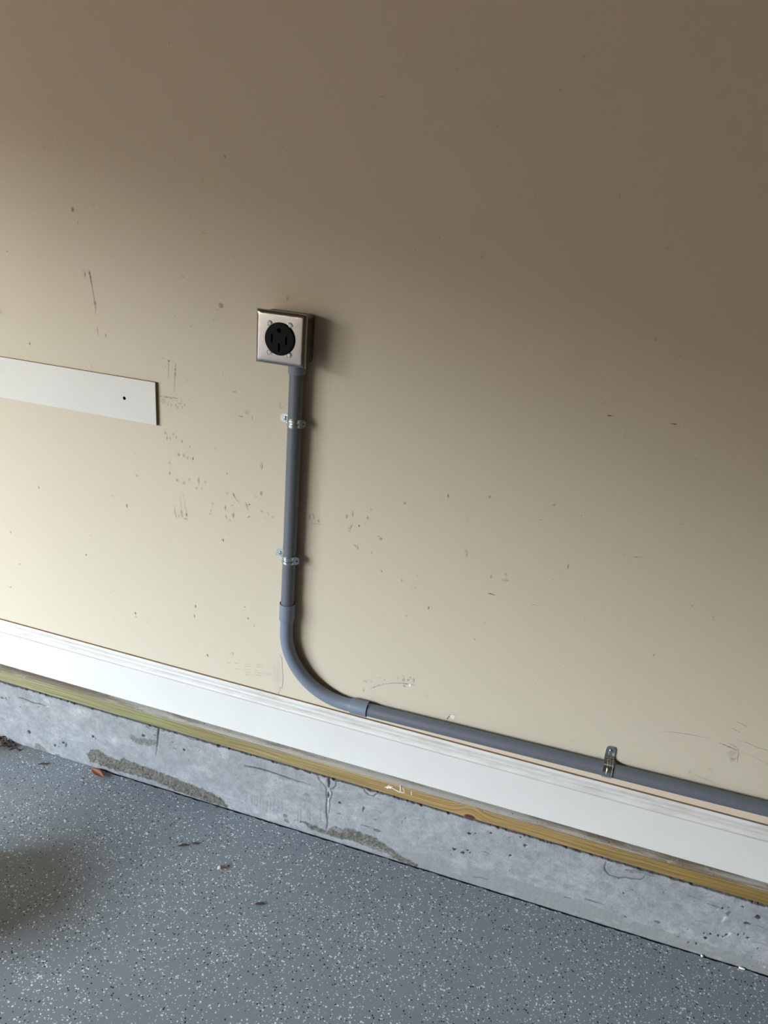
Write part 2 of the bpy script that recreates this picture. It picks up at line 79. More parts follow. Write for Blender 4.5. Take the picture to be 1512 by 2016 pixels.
# ------------------------------------------------------------------ node helpers
class NT:
    def __init__(self, name):
        self.m = bpy.data.materials.new(name)
        self.m.use_nodes = True
        self.t = self.m.node_tree
        self.b = self.t.nodes['Principled BSDF']
    def n(self, kind, **kw):
        nd = self.t.nodes.new(kind)
        for k, v in kw.items():
            setattr(nd, k, v)
        return nd
    def l(self, a, b):
        self.t.links.new(a, b)
    def val(self, sock, v):
        if isinstance(v, (int, float)):
            sock.default_value = v
        elif isinstance(v, tuple):
            sock.default_value = v if len(v) == len(sock.default_value) else (*v, 1)
        else:
            self.l(v, sock)
    def math(self, op, a, b=0.0, c=None, clamp=False):
        nd = self.n('ShaderNodeMath', operation=op, use_clamp=clamp)
        self.val(nd.inputs[0], a); self.val(nd.inputs[1], b)
        if c is not None: self.val(nd.inputs[2], c)
        return nd.outputs[0]
    def mix(self, f, a, b, blend='MIX'):
        nd = self.n('ShaderNodeMix', data_type='RGBA', blend_type=blend)
        self.val(nd.inputs[0], f); self.val(nd.inputs[6], a); self.val(nd.inputs[7], b)
        return nd.outputs[2]
    def pos(self):
        return self.n('ShaderNodeNewGeometry').outputs['Position']
    def mapping(self, vec, scale=(1, 1, 1), loc=(0, 0, 0)):
        nd = self.n('ShaderNodeMapping')
        self.l(vec, nd.inputs[0]); nd.inputs['Scale'].default_value = scale; nd.inputs['Location'].default_value = loc
        return nd.outputs[0]
    def noise(self, vec, scale, detail=3.0, rough=0.55, out=0):
        nd = self.n('ShaderNodeTexNoise')
        self.l(vec, nd.inputs['Vector']); nd.inputs['Scale'].default_value = scale
        nd.inputs['Detail'].default_value = detail; nd.inputs['Roughness'].default_value = rough
        return nd.outputs[out]
    def ramp(self, f, stops):
        nd = self.n('ShaderNodeValToRGB')
        self.l(f, nd.inputs[0])
        e = nd.color_ramp.elements
        while len(e) < len(stops): e.new(0.5)
        for el, (p, c) in zip(e, stops):
            el.position = p
            el.color = (c, c, c, 1) if isinstance(c, (int, float)) else (*c, 1)
        return nd.outputs[0]
    def bump(self, h, strength, dist):
        nd = self.n('ShaderNodeBump')
        self.l(h, nd.inputs['Height']); nd.inputs['Strength'].default_value = strength; nd.inputs['Distance'].default_value = dist
        self.l(nd.outputs[0], self.b.inputs['Normal'])
    def attr(self, name, out='Color'):
        return self.n('ShaderNodeAttribute', attribute_name=name).outputs[out]
    def sep(self, vec):
        nd = self.n('ShaderNodeSeparateXYZ'); self.l(vec, nd.inputs[0]); return nd.outputs
    def set(self, **kw):
        for k, v in kw.items():
            self.val(self.b.inputs[k.replace('_', ' ')], v)

def simple(name, color, rough=0.5, metal=0.0, spec=0.5, var=0.06, scale=40.0, bump=0.0):
    t = NT(name)
    p = t.pos()
    n = t.noise(p, scale, 4)
    c = t.mix(t.math('MULTIPLY', n, var * 2), color, tuple(v * 0.55 for v in color))
    t.set(Base_Color=c, Roughness=rough, Metallic=metal)
    t.b.inputs['Specular IOR Level'].default_value = spec
    if bump: t.bump(t.noise(p, scale * 8, 3), bump, 0.0005)
    return t.m

# ------------------------------------------------------------------ materials
WALL_RGB = (0.600, 0.525, 0.400)
def mat_wall():
    t = NT('beige_wall_paint')
    p = t.pos()
    big = t.noise(p, 2.2, 3)
    fine = t.noise(p, 55.0, 5, 0.7)
    c = t.mix(t.math('MULTIPLY', big, 0.10), WALL_RGB, (0.58, 0.52, 0.42))
    c = t.mix(t.ramp(fine, [(0.60, 0.0), (0.80, 0.10)]), c, (0.40, 0.33, 0.24))
    c = t.mix(t.attr('mark', 'Fac'), c, t.attr('mark_colour'))
    t.set(Base_Color=c, Roughness=0.55)
    t.b.inputs['Specular IOR Level'].default_value = 0.25
    t.bump(t.noise(p, 420.0, 2), 0.25, 0.0004)
    return t.m
M_WALL = mat_wall()
M_PAINTW = simple('bare_board_lining', (0.19, 0.11, 0.042), 0.7)

def mat_trim():
    t = NT('white_trim_paint')
    p = t.pos()
    x, y, z = t.sep(p)
    c = t.mix(t.ramp(t.noise(p, 7.0, 4, 0.6), [(0.40, 0.0), (0.70, 0.5)]), (0.668, 0.641, 0.592), (0.628, 0.598, 0.545))
    # grime in the moulded band of the baseboard
    band = t.math('MULTIPLY', t.math('GREATER_THAN', z, 0.371), t.math('LESS_THAN', z, 0.412))
    st = t.noise(t.mapping(p, (11, 60, 55)), 1.0, 5, 0.65)
    c = t.mix(t.math('MULTIPLY', band, t.ramp(st, [(0.46, 0.0), (0.66, 0.75)])), c, (0.53, 0.49, 0.42))
    sp = t.noise(p, 160.0, 2)
    c = t.mix(t.ramp(sp, [(0.775, 0.0), (0.80, 0.6)]), c, (0.30, 0.25, 0.20))
    t.set(Base_Color=c, Roughness=0.42)
    t.b.inputs['Specular IOR Level'].default_value = 0.35
    t.bump(t.noise(p, 150.0, 3), 0.12, 0.0004)
    return t.m
M_TRIM = mat_trim()
M_RAWEDGE = simple('raw_brown_board_edge', (0.30, 0.175, 0.085), 0.8, var=0.35, scale=60)

def mat_sill_front():
    t = NT('treated_pine')
    p = t.pos()
    x, y, z = t.sep(p)
    # knot: rings bend around (KX, KZ)
    KX, KZ = -0.1366, 0.2215
    dx = t.math('DIVIDE', t.math('SUBTRACT', x, KX), 0.030)
    g = t.math('POWER', 2.718, t.math('MULTIPLY', t.math('MULTIPLY', dx, dx), -1.0))
    zz = t.math('SUBTRACT', z, t.math('MULTIPLY', g, 0.020))
    # slow waviness of the grain
    wv = t.noise(t.mapping(p, (3.0, 0.1, 6)), 1.0, 2)
    zz = t.math('ADD', zz, t.math('MULTIPLY', wv, 0.022))
    cmb = t.n('ShaderNodeCombineXYZ')
    t.l(t.math('MULTIPLY', x, 3.2), cmb.inputs[0]); t.l(t.math('MULTIPLY', y, 30.0), cmb.inputs[1]); t.l(t.math('MULTIPLY', zz, 300.0), cmb.inputs[2])
    g1 = t.noise(cmb.outputs[0], 1.0, 5, 0.68)
    cm2 = t.n('ShaderNodeCombineXYZ')
    t.l(t.math('MULTIPLY', x, 14.0), cm2.inputs[0]); t.l(t.math('MULTIPLY', zz, 900.0), cm2.inputs[2])
    g2 = t.noise(cm2.outputs[0], 1.0, 2, 0.6)
    # treatment tint along the board, left stops darkened to offset stronger light there
    xs = t.math('MULTIPLY_ADD', x, 0.4, 0.72)
    tint = t.ramp(xs, [(0.05, (0.31, 0.265, 0.135)), (0.28, (0.255, 0.245, 0.105)), (0.42, (0.31, 0.240, 0.100)), (0.62, (0.40, 0.262, 0.098)), (0.78, (0.34, 0.222, 0.075)), (0.95, (0.275, 0.175, 0.045))])
    c = t.mix(t.ramp(g1, [(0.43, 0.0), (0.57, 0.85)]), tint, t.mix(1.0, tint, (0.52, 0.50, 0.42), 'MULTIPLY'))
    c = t.mix(t.ramp(g2, [(0.5, 0.0), (0.75, 0.30)]), c, t.mix(1.0, tint, (0.5, 0.45, 0.4), 'MULTIPLY'))
    # the knot itself
    ex = t.math('DIVIDE', t.math('SUBTRACT', x, KX), 0.0165)
    ez = t.math('DIVIDE', t.math('SUBTRACT', z, KZ - 0.004), 0.0085)
    d = t.math('SQRT', t.math('ADD', t.math('MULTIPLY', ex, ex), t.math('MULTIPLY', ez, ez)))
    c = t.mix(t.ramp(d, [(0.70, 0.97), (1.0, 0.0)]), c, (0.075, 0.022, 0.008))
    c = t.mix(t.attr('mark', 'Fac'), c, t.attr('mark_colour'))
    t.set(Base_Color=c, Roughness=0.62)
    t.bump(g1, 0.25, 0.001)
    return t.m
M_PINE = mat_sill_front()

def mat_sill_top():
    t = NT('dusty_sill_top')
    p = t.pos()
    x, y, z = t.sep(p)
    n1 = t.noise(t.mapping(p, (7, 60, 1)), 1.0, 4, 0.65)
    n2 = t.noise(p, 46.0, 4, 0.7)
    # brown dirt is heavier at the left end and again at the far right
    ends = t.ramp(t.math('MULTIPLY_ADD', x, 0.4, 0.72), [(0.10, 0.30), (0.26, 0.12), (0.40, -0.0), (0.70, 0.0), (0.82, 0.12), (0.95, 0.10)])
    c = t.mix(t.ramp(t.math('ADD', n1, ends), [(0.54, 0.0), (0.70, 0.9)]), (0.56, 0.52, 0.455), (0.26, 0.205, 0.135))
    c = t.mix(t.ramp(n2, [(0.58, 0.0), (0.68, 0.6)]), c, (0.64, 0.61, 0.55))
    c = t.mix(t.ramp(t.noise(p, 105.0, 2), [(0.70, 0.0), (0.73, 0.85)]), c, (0.07, 0.055, 0.04))
    t.set(Base_Color=c, Roughness=0.9)
    t.bump(n2, 0.6, 0.002)
    return t.m
M_SILLTOP = mat_sill_top()

def mat_concrete():
    t = NT('old_concrete')
    p = t.pos()
    big = t.noise(t.mapping(p, (4, 4, 9)), 1.0, 4, 0.6)
    mid = t.noise(p, 38.0, 5, 0.7)
    fine = t.noise(p, 260.0, 3, 0.6)
    c = t.mix(t.ramp(big, [(0.35, 0.0), (0.65, 1.0)]), (0.295, 0.298, 0.298), (0.375, 0.372, 0.364))
    c = t.mix(t.ramp(mid, [(0.40, 0.0), (0.66, 0.75)]), c, (0.205, 0.21, 0.21))
    c = t.mix(t.ramp(fine, [(0.50, 0.0), (0.72, 0.55)]), c, (0.18, 0.18, 0.18))
    a = t.attr('kerb')
    sp = t.n('ShaderNodeSeparateColor'); t.l(a, sp.inputs[0])
    # grey mottling, colour darkened leftwards to offset the stronger daylight there
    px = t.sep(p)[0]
    mottle_dim = t.math('MULTIPLY', t.ramp(t.noise(p, 24.0, 5, 0.7), [(0.36, 0.0), (0.60, 1.0)]), t.math('MULTIPLY_ADD', px, -0.55, 0.0, True))
    c = t.mix(t.math('MULTIPLY', mottle_dim, 0.75), c, (0.185, 0.195, 0.192))
    low = t.attr('kerb', 'Alpha')
    c = t.mix(t.math('MULTIPLY', low, 0.75), c, (0.245, 0.243, 0.228))
    mort = t.mix(t.ramp(t.noise(p, 110.0, 4, 0.7), [(0.38, 0.0), (0.65, 1.0)]), (0.070, 0.068, 0.050), (0.150, 0.140, 0.112))
    c = t.mix(sp.outputs[0], c, mort)
    c = t.mix(sp.outputs[2], c, (0.56, 0.545, 0.51))
    c = t.mix(sp.outputs[1], c, (0.022, 0.020, 0.020))
    t.set(Base_Color=c, Roughness=0.85)
    t.b.inputs['Specular IOR Level'].default_value = 0.25
    t.bump(t.math('ADD', mid, fine), 0.35, 0.0012)
    return t.m
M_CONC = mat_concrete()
M_DARK = simple('dark_joint', (0.018, 0.017, 0.016), 0.9)

def mat_floor():
    t = NT('speckled_epoxy_floor')
    p = t.pos()
    base = t.mix(t.ramp(t.noise(p, 1.6, 3), [(0.35, 0.0), (0.65, 1.0)]), (0.208, 0.230, 0.242), (0.236, 0.256, 0.266))
    base = t.mix(t.ramp(t.noise(p, 60.0, 4, 0.7), [(0.5, 0.0), (0.8, 0.4)]), base, (0.165, 0.184, 0.195))
    flat = t.mapping(p, (1, 1, 0))
    dist = t.noise(flat, 420.0, 1, 0.5, 1)
    wob = t.n('ShaderNodeVectorMath', operation='MULTIPLY_ADD')
    t.l(dist, wob.inputs[0]); wob.inputs[1].default_value = (0.0022, 0.0022, 0); t.l(flat, wob.inputs[2])
    def flakes(scale, off):
        v = t.n('ShaderNodeTexVoronoi', voronoi_dimensions='2D', feature='F1')
        t.l(t.mapping(wob.outputs[0], (1, 1, 1), off), v.inputs['Vector']); v.inputs['Scale'].default_value = scale
        s = t.n('ShaderNodeSeparateColor'); t.l(v.outputs['Color'], s.inputs[0])
        return v.outputs['Distance'], s.outputs
    dens = t.ramp(t.noise(p, 9.0, 3), [(0.30, 0.0), (0.70, 1.0)])
    c = base
    # pale flakes: two sizes
    for scale, off, p0, p1, lo, hi in ((215.0, (0, 0, 0), 0.020, 0.105, (0.58, 0.60, 0.60), (0.82, 0.81, 0.77)),
                                       (330.0, (3.1, 1.7, 0), 0.03, 0.12, (0.44, 0.47, 0.48), (0.70, 0.71, 0.69))):
        d, s = flakes(scale, off)
        thr = t.math('MULTIPLY_ADD', dens, p1 - p0, p0)
        sel = t.math('LESS_THAN', s[0], thr)
        rad = t.math('LESS_THAN', d, t.math('MULTIPLY_ADD', s[2], 0.30, 0.28))
        c = t.mix(t.math('MULTIPLY', sel, rad), c, t.mix(s[1], lo, hi))
    d, s = flakes(225.0, (5.3, 9.1, 0))
    sel = t.math('MULTIPLY', t.math('LESS_THAN', s[0], 0.042), t.math('LESS_THAN', d, t.math('MULTIPLY_ADD', s[2], 0.25, 0.28)))
    c = t.mix(sel, c, (0.016, 0.017, 0.020))
    # brown dirt in the corner by the curb
    x, y, z = t.sep(p)
    dx = t.math('DIVIDE', t.math('ADD', x, 1.56), 0.15); dy = t.math('DIVIDE', t.math('ADD', y, 0.05), 0.075)
    dd = t.math('SQRT', t.math('ADD', t.math('MULTIPLY', dx, dx), t.math('MULTIPLY', dy, dy)))
    dd = t.math('ADD', dd, t.math('MULTIPLY', t.noise(p, 30.0, 5, 0.7), 0.9))
    c = t.mix(t.ramp(t.math('MULTIPLY', dd, 0.5), [(0.38, 0.72), (0.72, 0.0)]), c, (0.17, 0.145, 0.115))
    t.set(Base_Color=c, Roughness=0.42)
    t.b.inputs['Specular IOR Level'].default_value = 0.4
    t.bump(t.noise(p, 90.0, 3), 0.10, 0.0006)
    return t.m
M_FLOOR = mat_floor()

M_PVC = simple('grey_pvc_pipe', (0.128, 0.140, 0.160), 0.42, var=0.10, scale=30, bump=0.05)
M_PVC2 = simple('blue_grey_pvc_fitting', (0.185, 0.215, 0.265), 0.42, var=0.10, scale=30, bump=0.05)
M_ZINC = simple('zinc_plated_strap', (0.66, 0.70, 0.69), 0.26, 1.0, var=0.10, scale=90, bump=0.05)
M_SCREW = simple('screw_steel', (0.50, 0.50, 0.48), 0.25, 1.0, var=0.1, scale=120)
M_PLATE = simple('brushed_steel_plate', (0.335, 0.325, 0.300), 0.27, 1.0, var=0.06, scale=60)
M_BOX = simple('galvanised_box_steel', (0.22, 0.205, 0.18), 0.45, 1.0, var=0.15, scale=50)
M_BLACK = simple('black_receptacle_plastic', (0.004, 0.0045, 0.0045), 0.5, spec=0.09, var=0.1, scale=60)
M_HOLE = simple('black_cavity', (0.004, 0.004, 0.004), 0.9)
M_LEAF = simple('dry_brown_leaf', (0.50, 0.20, 0.095), 0.6, var=0.45, scale=45)
M_TWIG = simple('dark_brown_litter', (0.085, 0.045, 0.025), 0.8, var=0.3, scale=80)
M_PEBBLE = simple('tan_pebble', (0.50, 0.37, 0.25), 0.8, var=0.25, scale=140)
M_CHIP = simple('white_paint_chip', (0.80, 0.80, 0.77), 0.6)
M_SLAB = simple('low_bounce_slab', (0.085, 0.062, 0.038), 0.8, var=0.3, scale=6)  # added floor zone out of view, dark to hold bounce light down
M_CEIL = simple('dark_ceiling_paint', (0.20, 0.12, 0.05), 0.8)  # dark brown, not cream, to limit bounce onto the upper wall
M_CARTON = simple('brown_cardboard', (0.22, 0.14, 0.075), 0.85, var=0.2, scale=20)
M_ASPHALT = simple('dark_driveway', (0.034, 0.021, 0.009), 0.9, var=0.2, scale=8)  # kept near black so little light bounces in through the door
M_GRASS = simple('lawn_and_hedge_green', (0.020, 0.020, 0.006), 0.9, var=0.4, scale=3)

# ------------------------------------------------------------------ mesh helpers
def link(name, me, mat=None, parent=None):
    o = bpy.data.objects.new(name, me)
    COL.objects.link(o)
    if mat is not None and me is not None:
        for m in (mat if isinstance(mat, (list, tuple)) else [mat]):
            me.materials.append(m)
    if parent is not None:
        o.parent = parent
        o.matrix_parent_inverse = Matrix.Translation(parent.location).inverted()
    return o
def mesh(name, verts, faces, smooth=False):
    me = bpy.data.meshes.new(name)
    me.from_pydata([tuple(v) for v in verts], [], faces)
    bm = bmesh.new(); bm.from_mesh(me)
    bmesh.ops.recalc_face_normals(bm, faces=bm.faces)
    bm.to_mesh(me); bm.free()
    if smooth:
        me.polygons.foreach_set('use_smooth', [True] * len(me.polygons))
    return me
def box_mesh(name, lo, hi, bevel=0.0, seg=2):
    bm = bmesh.new()
    bmesh.ops.create_cube(bm, size=1.0)
    for v in bm.verts:
        v.co = Vector([(lo[i] + hi[i]) / 2 + v.co[i] * (hi[i] - lo[i]) for i in range(3)])
    if bevel:
        bmesh.ops.bevel(bm, geom=list(bm.edges), offset=bevel, segments=seg, affect='EDGES', profile=0.5)
    me = bpy.data.meshes.new(name); bm.to_mesh(me); bm.free()
    return me
def structure(o, label=None):
    o['kind'] = 'structure'
    if label: o['label'] = label
    return o
def tag(o, label, cat, group=None):
    o['label'] = label; o['category'] = cat
    if group: o['group'] = group
    return o
def empty(name, loc):
    o = bpy.data.objects.new(name, None); COL.objects.link(o); o.location = loc; o.empty_display_size = 0.05
    return o
def tube(name, samples, seg=48, cap0=True, cap1=True):
    """samples: (point, tangent, radius)"""
    verts = []; faces = []
    for p, tn, r in samples:
        tn = Vector(tn).normalized(); p = Vector(p)
        a = Vector((0, 1, 0)); a = (a - tn * a.dot(tn)).normalized(); b = tn.cross(a)
        for k in range(seg):
            an = 2 * math.pi * k / seg
            verts.append(p + (a * math.cos(an) + b * math.sin(an)) * r)
    for i in range(len(samples) - 1):
        for k in range(seg):
            k2 = (k + 1) % seg
            faces.append((i * seg + k, i * seg + k2, (i + 1) * seg + k2, (i + 1) * seg + k))
    if cap0: faces.append(tuple(range(seg))[::-1])
    if cap1: faces.append(tuple(range((len(samples) - 1) * seg, len(samples) * seg)))
    me = mesh(name, verts, faces)
    sm = [len(p.vertices) == 4 for p in me.polygons]
    me.polygons.foreach_set('use_smooth', sm)
    bm = bmesh.new(); bm.from_mesh(me)
    for e in bm.edges:
        if len(e.link_faces) == 2 and e.calc_face_angle(0) > math.radians(35): e.smooth = False
    bm.to_mesh(me); bm.free()
    return me
def auto_smooth(me, deg):
    me.polygons.foreach_set('use_smooth', [True] * len(me.polygons))
    bm = bmesh.new(); bm.from_mesh(me)
    for e in bm.edges:
        if len(e.link_faces) == 2 and e.calc_face_angle(0) > math.radians(deg): e.smooth = False
    bm.to_mesh(me); bm.free()
    return me
def boolean(me, cutters):
    """cut closed meshes out of me, returns a new mesh"""
    o = bpy.data.objects.new('tmp', me); COL.objects.link(o); tmp = [o]
    for c in cutters:
        oc = bpy.data.objects.new('tmpc', c); COL.objects.link(oc); tmp.append(oc)
        md = o.modifiers.new('b', 'BOOLEAN'); md.operation = 'DIFFERENCE'; md.object = oc; md.solver = 'EXACT'
    dg = bpy.context.evaluated_depsgraph_get()
    out = bpy.data.meshes.new_from_object(o.evaluated_get(dg))
    for t in tmp: bpy.data.objects.remove(t, do_unlink=True)
    return out
def cyl_y(x, z, r, y0, y1, seg):
    v = []; f = []
    for y in (y0, y1):
        for k in range(seg):
            a = 2 * math.pi * k / seg
            v.append((x + r * math.cos(a), y, z + r * math.sin(a)))
    for k in range(seg):
        k2 = (k + 1) % seg
        f.append((k, k2, seg + k2, seg + k))
    f.append(tuple(range(seg))); f.append(tuple(range(seg, 2 * seg)))
    return mesh('cyl', v, f)
def dome_y(x, z, r, y, h, seg=20, slot=True):
    """screw head rising from the plane y towards the room"""
    v = []; f = []; prof = [(1.0, 0.0), (1.0, 0.35), (0.85, 0.75), (0.5, 0.97), (0.0, 1.0)]
    for (q, hh) in prof[:-1]:
        for k in range(seg):
            a = 2 * math.pi * k / seg
            v.append((x + r * q * math.cos(a), y - h * hh, z + r * q * math.sin(a)))
    v.append((x, y - h, z))
    for i in range(len(prof) - 2):
        for k in range(seg):
            k2 = (k + 1) % seg
            f.append((i * seg + k, i * seg + k2, (i + 1) * seg + k2, (i + 1) * seg + k))
    b = (len(prof) - 2) * seg
    for k in range(seg): f.append((b + k, b + (k + 1) % seg, len(v) - 1))
    f.append(tuple(range(seg)))
    me = mesh('screw', v, f, True)
    return me

rng = np.random.default_rng(7)
def vnoise(x, z, cell, seed, octaves=4):
    """value noise on arrays, about 0..1"""
    out = np.zeros_like(x); amp = 1.0; tot = 0.0
    for o in range(octaves):
        r = np.random.default_rng(seed + o * 17).random((257, 257))
        u = x / cell + 1000.0; v = z / cell + 1000.0
        i = np.floor(u).astype(int); j = np.floor(v).astype(int); fu = u - i; fv = v - j
        fu = fu * fu * (3 - 2 * fu); fv = fv * fv * (3 - 2 * fv)
        i0, i1, j0, j1 = i % 257, (i + 1) % 257, j % 257, (j + 1) % 257
        out += amp * ((r[i0, j0] * (1 - fu) + r[i1, j0] * fu) * (1 - fv) + (r[i0, j1] * (1 - fu) + r[i1, j1] * fu) * fv)
        tot += amp; amp *= 0.55; cell *= 0.5
    return out / tot

MARK_RGB = [(0.085, 0.070, 0.050), (0.10, 0.060, 0.035), (0.82, 0.81, 0.78), (0.20, 0.20, 0.20), (0.66, 0.52, 0.44), (0.66, 0.50, 0.37)]
def marks_mesh(name, strokes, blobs, y0, step=0.000004):
    """thin paint marks lying on the plane y = y0: soft-edged ribbons and spots with a 'mark' strength attribute"""
    V = []; F = []; A = []; C = []
    k = 0
    random.seed(11)
    for col, pts in strokes:
        y = y0 - step * k; k += 1
        # resample
        q = []
        for i in range(len(pts) - 1):
            a, b = pts[i], pts[i + 1]
            L = math.hypot(b[0] - a[0], b[1] - a[1]); m = max(2, int(L / 0.0025))
            for s in range(m):
                tt = s / m
                q.append([a[j] + (b[j] - a[j]) * tt for j in range(4)])
        q.append(list(pts[-1]))
        base = len(V)
        n = len(q)
        for i in range(n):
            a, b = q[max(i - 1, 0)], q[min(i + 1, n - 1)]
            dx, dz = b[0] - a[0], b[1] - a[1]; L = math.hypot(dx, dz) or 1; nx, nz = -dz / L, dx / L
            wd = q[i][2] * (0.75 + 0.5 * random.random()) ; st = q[i][3] * (0.65 + 0.6 * random.random())
            if i in (0, n - 1): st = 0.0
            jx = (random.random() - 0.5) * 0.0005
            for u, g in ((-1.0, 0.0), (-0.45, 0.75), (0.0, 1.0), (0.45, 0.75), (1.0, 0.0)):
                V.append((q[i][0] + nx * (u * wd * 0.62 + jx), y, q[i][1] + nz * (u * wd * 0.62 + jx)))
                A.append(min(1.0, 1.3 * st * g)); C.append(MARK_RGB[col])
        for i in range(n - 1):
            for u in range(4):
                F.append((base + i * 5 + u, base + i * 5 + u + 1, base + (i + 1) * 5 + u + 1, base + (i + 1) * 5 + u))
    for (x, z, rx, rz, st, col) in blobs:
        y = y0 - step * k; k += 1
        seg = 14; base = len(V)
        V.append((x, y, z)); A.append(st); C.append(MARK_RGB[col])
        ang = random.random() * 6
        for ring, g in ((0.45, 0.9), (0.8, 0.55), (1.25, 0.0)):
            for s in range(seg):
                a = 2 * math.pi * s / seg
                j = 1.0 + 0.28 * math.sin(2 * a + ang) * math.sin(3 * a + ang * 2) + 0.16 * (random.random() - 0.5)
                V.append((x + rx * ring * j * math.cos(a), y, z + rz * ring * j * math.sin(a)))
                A.append(min(1.0, 1.3 * st * g * (0.7 + 0.6 * random.random()))); C.append(MARK_RGB[col])
        for s in range(seg):
            s2 = (s + 1) % seg
            F.append((base, base + 1 + s, base + 1 + s2))
            for r in range(2):
                F.append((base + 1 + r * seg + s, base + 1 + (r + 1) * seg + s, base + 1 + (r + 1) * seg + s2, base + 1 + r * seg + s2))
    me = bpy.data.meshes.new(name)
    me.from_pydata(V, [], F)
    at = me.attributes.new('mark', 'FLOAT', 'POINT'); at.data.foreach_set('value', A)
    ac = me.attributes.new('mark_colour', 'FLOAT_COLOR', 'POINT'); ac.data.foreach_set('color', np.array([(*c, 1) for c in C], dtype=np.float32).ravel())
    bm = bmesh.new(); bm.from_mesh(me)
    for f in bm.faces:
        f.normal_update()
        if f.normal.y > 0: f.normal_flip()
    bm.to_mesh(me); bm.free()
    return me

# ------------------------------------------------------------------ room shell
X0, X1, Y0, H = DOOR_X, 3.6, -9.6, 2.85
wall = structure(link('wall_back', box_mesh('wall_back', (X0 - 0.15, 0.0, 0.2505), (X1, 0.12, H)), M_WALL), 'beige painted garage wall with scuff marks')
spots = []
random.seed(5)
for i in range(150):
    spots.append((random.uniform(-1.6, 0.5), random.uniform(0.45, 1.95), random.uniform(0.0012, 0.003), random.uniform(0.0012, 0.0035), random.uniform(0.05, 0.22), 0))
PEACH = [(5, [(-0.47, 0.4135, 0.010, 0.5), (-0.2, 0.4140, 0.012, 0.75), (0.1, 0.4170, 0.013, 0.8), (0.9, 0.4210, 0.014, 0.8)])]
sm = link('scuff_marks', marks_mesh('scuff_marks', PEACH + WALL_STROKES, WALL_BLOBS + spots, -0.00012), M_WALL, wall)
sm['kind'] = 'stuff'; sm['label'] = 'dark scuffs, scratches and specks on the wall paint'
# front wall of the garage with the open door (left of the picture)
bm = bmesh.new()
def add_box(bm, lo, hi):
    r = bmesh.ops.create_cube(bm, size=1.0)
    for v in r['verts']:
        v.co = Vector([(lo[i] + hi[i]) / 2 + v.co[i] * (hi[i] - lo[i]) for i in range(3)])
add_box(bm, (X0 - 0.15, DOOR_Y0, 0.0), (X0, 0.0, H))
add_box(bm, (X0 - 0.15, DOOR_Y1, DOOR_Z), (X0, DOOR_Y0, H))
add_box(bm, (X0 - 0.15, Y0, 0.0), (X0, DOOR_Y1, H))
me = bpy.data.meshes.new('wall_left'); bm.to_mesh(me); bm.free()
structure(link('wall_left', me, M_WALL), 'garage front wall around the open door')
structure(link('wall_right', box_mesh('wall_right', (X1, Y0, 0.0), (X1 + 0.12, 0.12, H)), M_PAINTW), 'far end wall of the garage')
structure(link('wall_front', box_mesh('wall_front', (X0 - 0.15, Y0 - 0.12, 0.0), (X1 + 0.12, Y0, H)), M_PAINTW), 'opposite garage wall')
structure(link('ceiling', box_mesh('ceiling', (X0 - 0.15, Y0 - 0.12, H), (X1 + 0.12, 0.12, H + 0.1)), M_CEIL), 'garage ceiling')
def kerb_y(x):  # foot of the concrete, slightly out of parallel with the wall
    return -0.0365 + 0.0054 * (x + 0.3)
def joint_gap(x):   # open joint between slab and concrete, closed up at the left end
    s = min(1.0, max(0.0, (x + 1.30) / 0.12))
    return 0.0006 + s * (0.0040 + 0.0014 * math.sin(x * 23.0) * math.sin(x * 71.0 + 1.0) + 0.0008 * math.sin(x * 190.0))
FX0, FX1, FY = -2.4, 2.0, -1.9      # speckled strip along the wall; dark slab added beyond, out of view, cuts bounce
NE = 420
edge = []
for i in range(NE + 1):
    x = FX1 + (FX0 - FX1) * i / NE
    edge.append((x, kerb_y(x) - joint_gap(x)))
ring = [(FX0, FY), (FX1, FY)] + edge
nr = len(ring)
fl_me = mesh('floor', [(x, y, 0.0) for x, y in ring] + [(x, y, -0.1) for x, y in ring],
             [tuple(range(nr)), tuple(range(nr, 2 * nr))] + [(i, (i + 1) % nr, nr + (i + 1) % nr, nr + i) for i in range(nr)])
structure(link('floor', fl_me, M_FLOOR), 'grey epoxy garage floor with black and white flakes')
bm = bmesh.new()
add_box(bm, (X0 - 0.15, Y0, -0.1), (X1, FY, -0.001))
add_box(bm, (X0 - 0.15, FY, -0.1), (FX0, -0.05, -0.001))
add_box(bm, (FX1, FY, -0.1), (X1, -0.03, -0.001))
me = bpy.data.meshes.new('floor_slab'); bm.to_mesh(me); bm.free()
structure(link('floor.001', me, M_SLAB), 'dark brown slab added out of view to cut bounce light')
structure(link('trim_2', box_mesh('joint', (X0 - 0.1, -0.052, -0.1), (X1, 0.0, -0.012)), M_DARK), 'dark open joint along the floor')
structure(link('driveway', box_mesh('driveway', (-40, -30, -0.15), (X0 - 0.15, 25, -0.03)), M_ASPHALT), 'dark brown driveway outside')

# trees and houses across the street close off the low sky
def treeline():
    rr = random.Random(12); n = 60; V = []; F = []
    ys = [-45 + 80 * i / n for i in range(n + 1)]
    for y in ys:
        h = 6.1 + 0.5 * math.sin(y * 0.5) + rr.uniform(-0.5, 0.5)
        for x, z in ((-21.0, -0.15), (-20.6, h * 0.5), (-21.2, h * 0.85), (-22.5, h), (-24.0, h * 0.8), (-24.5, -0.15)):
            V.append((x + rr.uniform(-0.3, 0.3), y, z if z < 0 else z + rr.uniform(-0.3, 0.3)))
    m = 6
    for i in range(n):
        for j in range(m - 1): F.append((i * m + j, (i + 1) * m + j, (i + 1) * m + j + 1, i * m + j + 1))
        F.append((i * m + m - 1, (i + 1) * m + m - 1, (i + 1) * m, i * m))
    F.append(tuple(range(m))); F.append(tuple(range(n * m, (n + 1) * m)))
    return mesh('treeline', V, F)
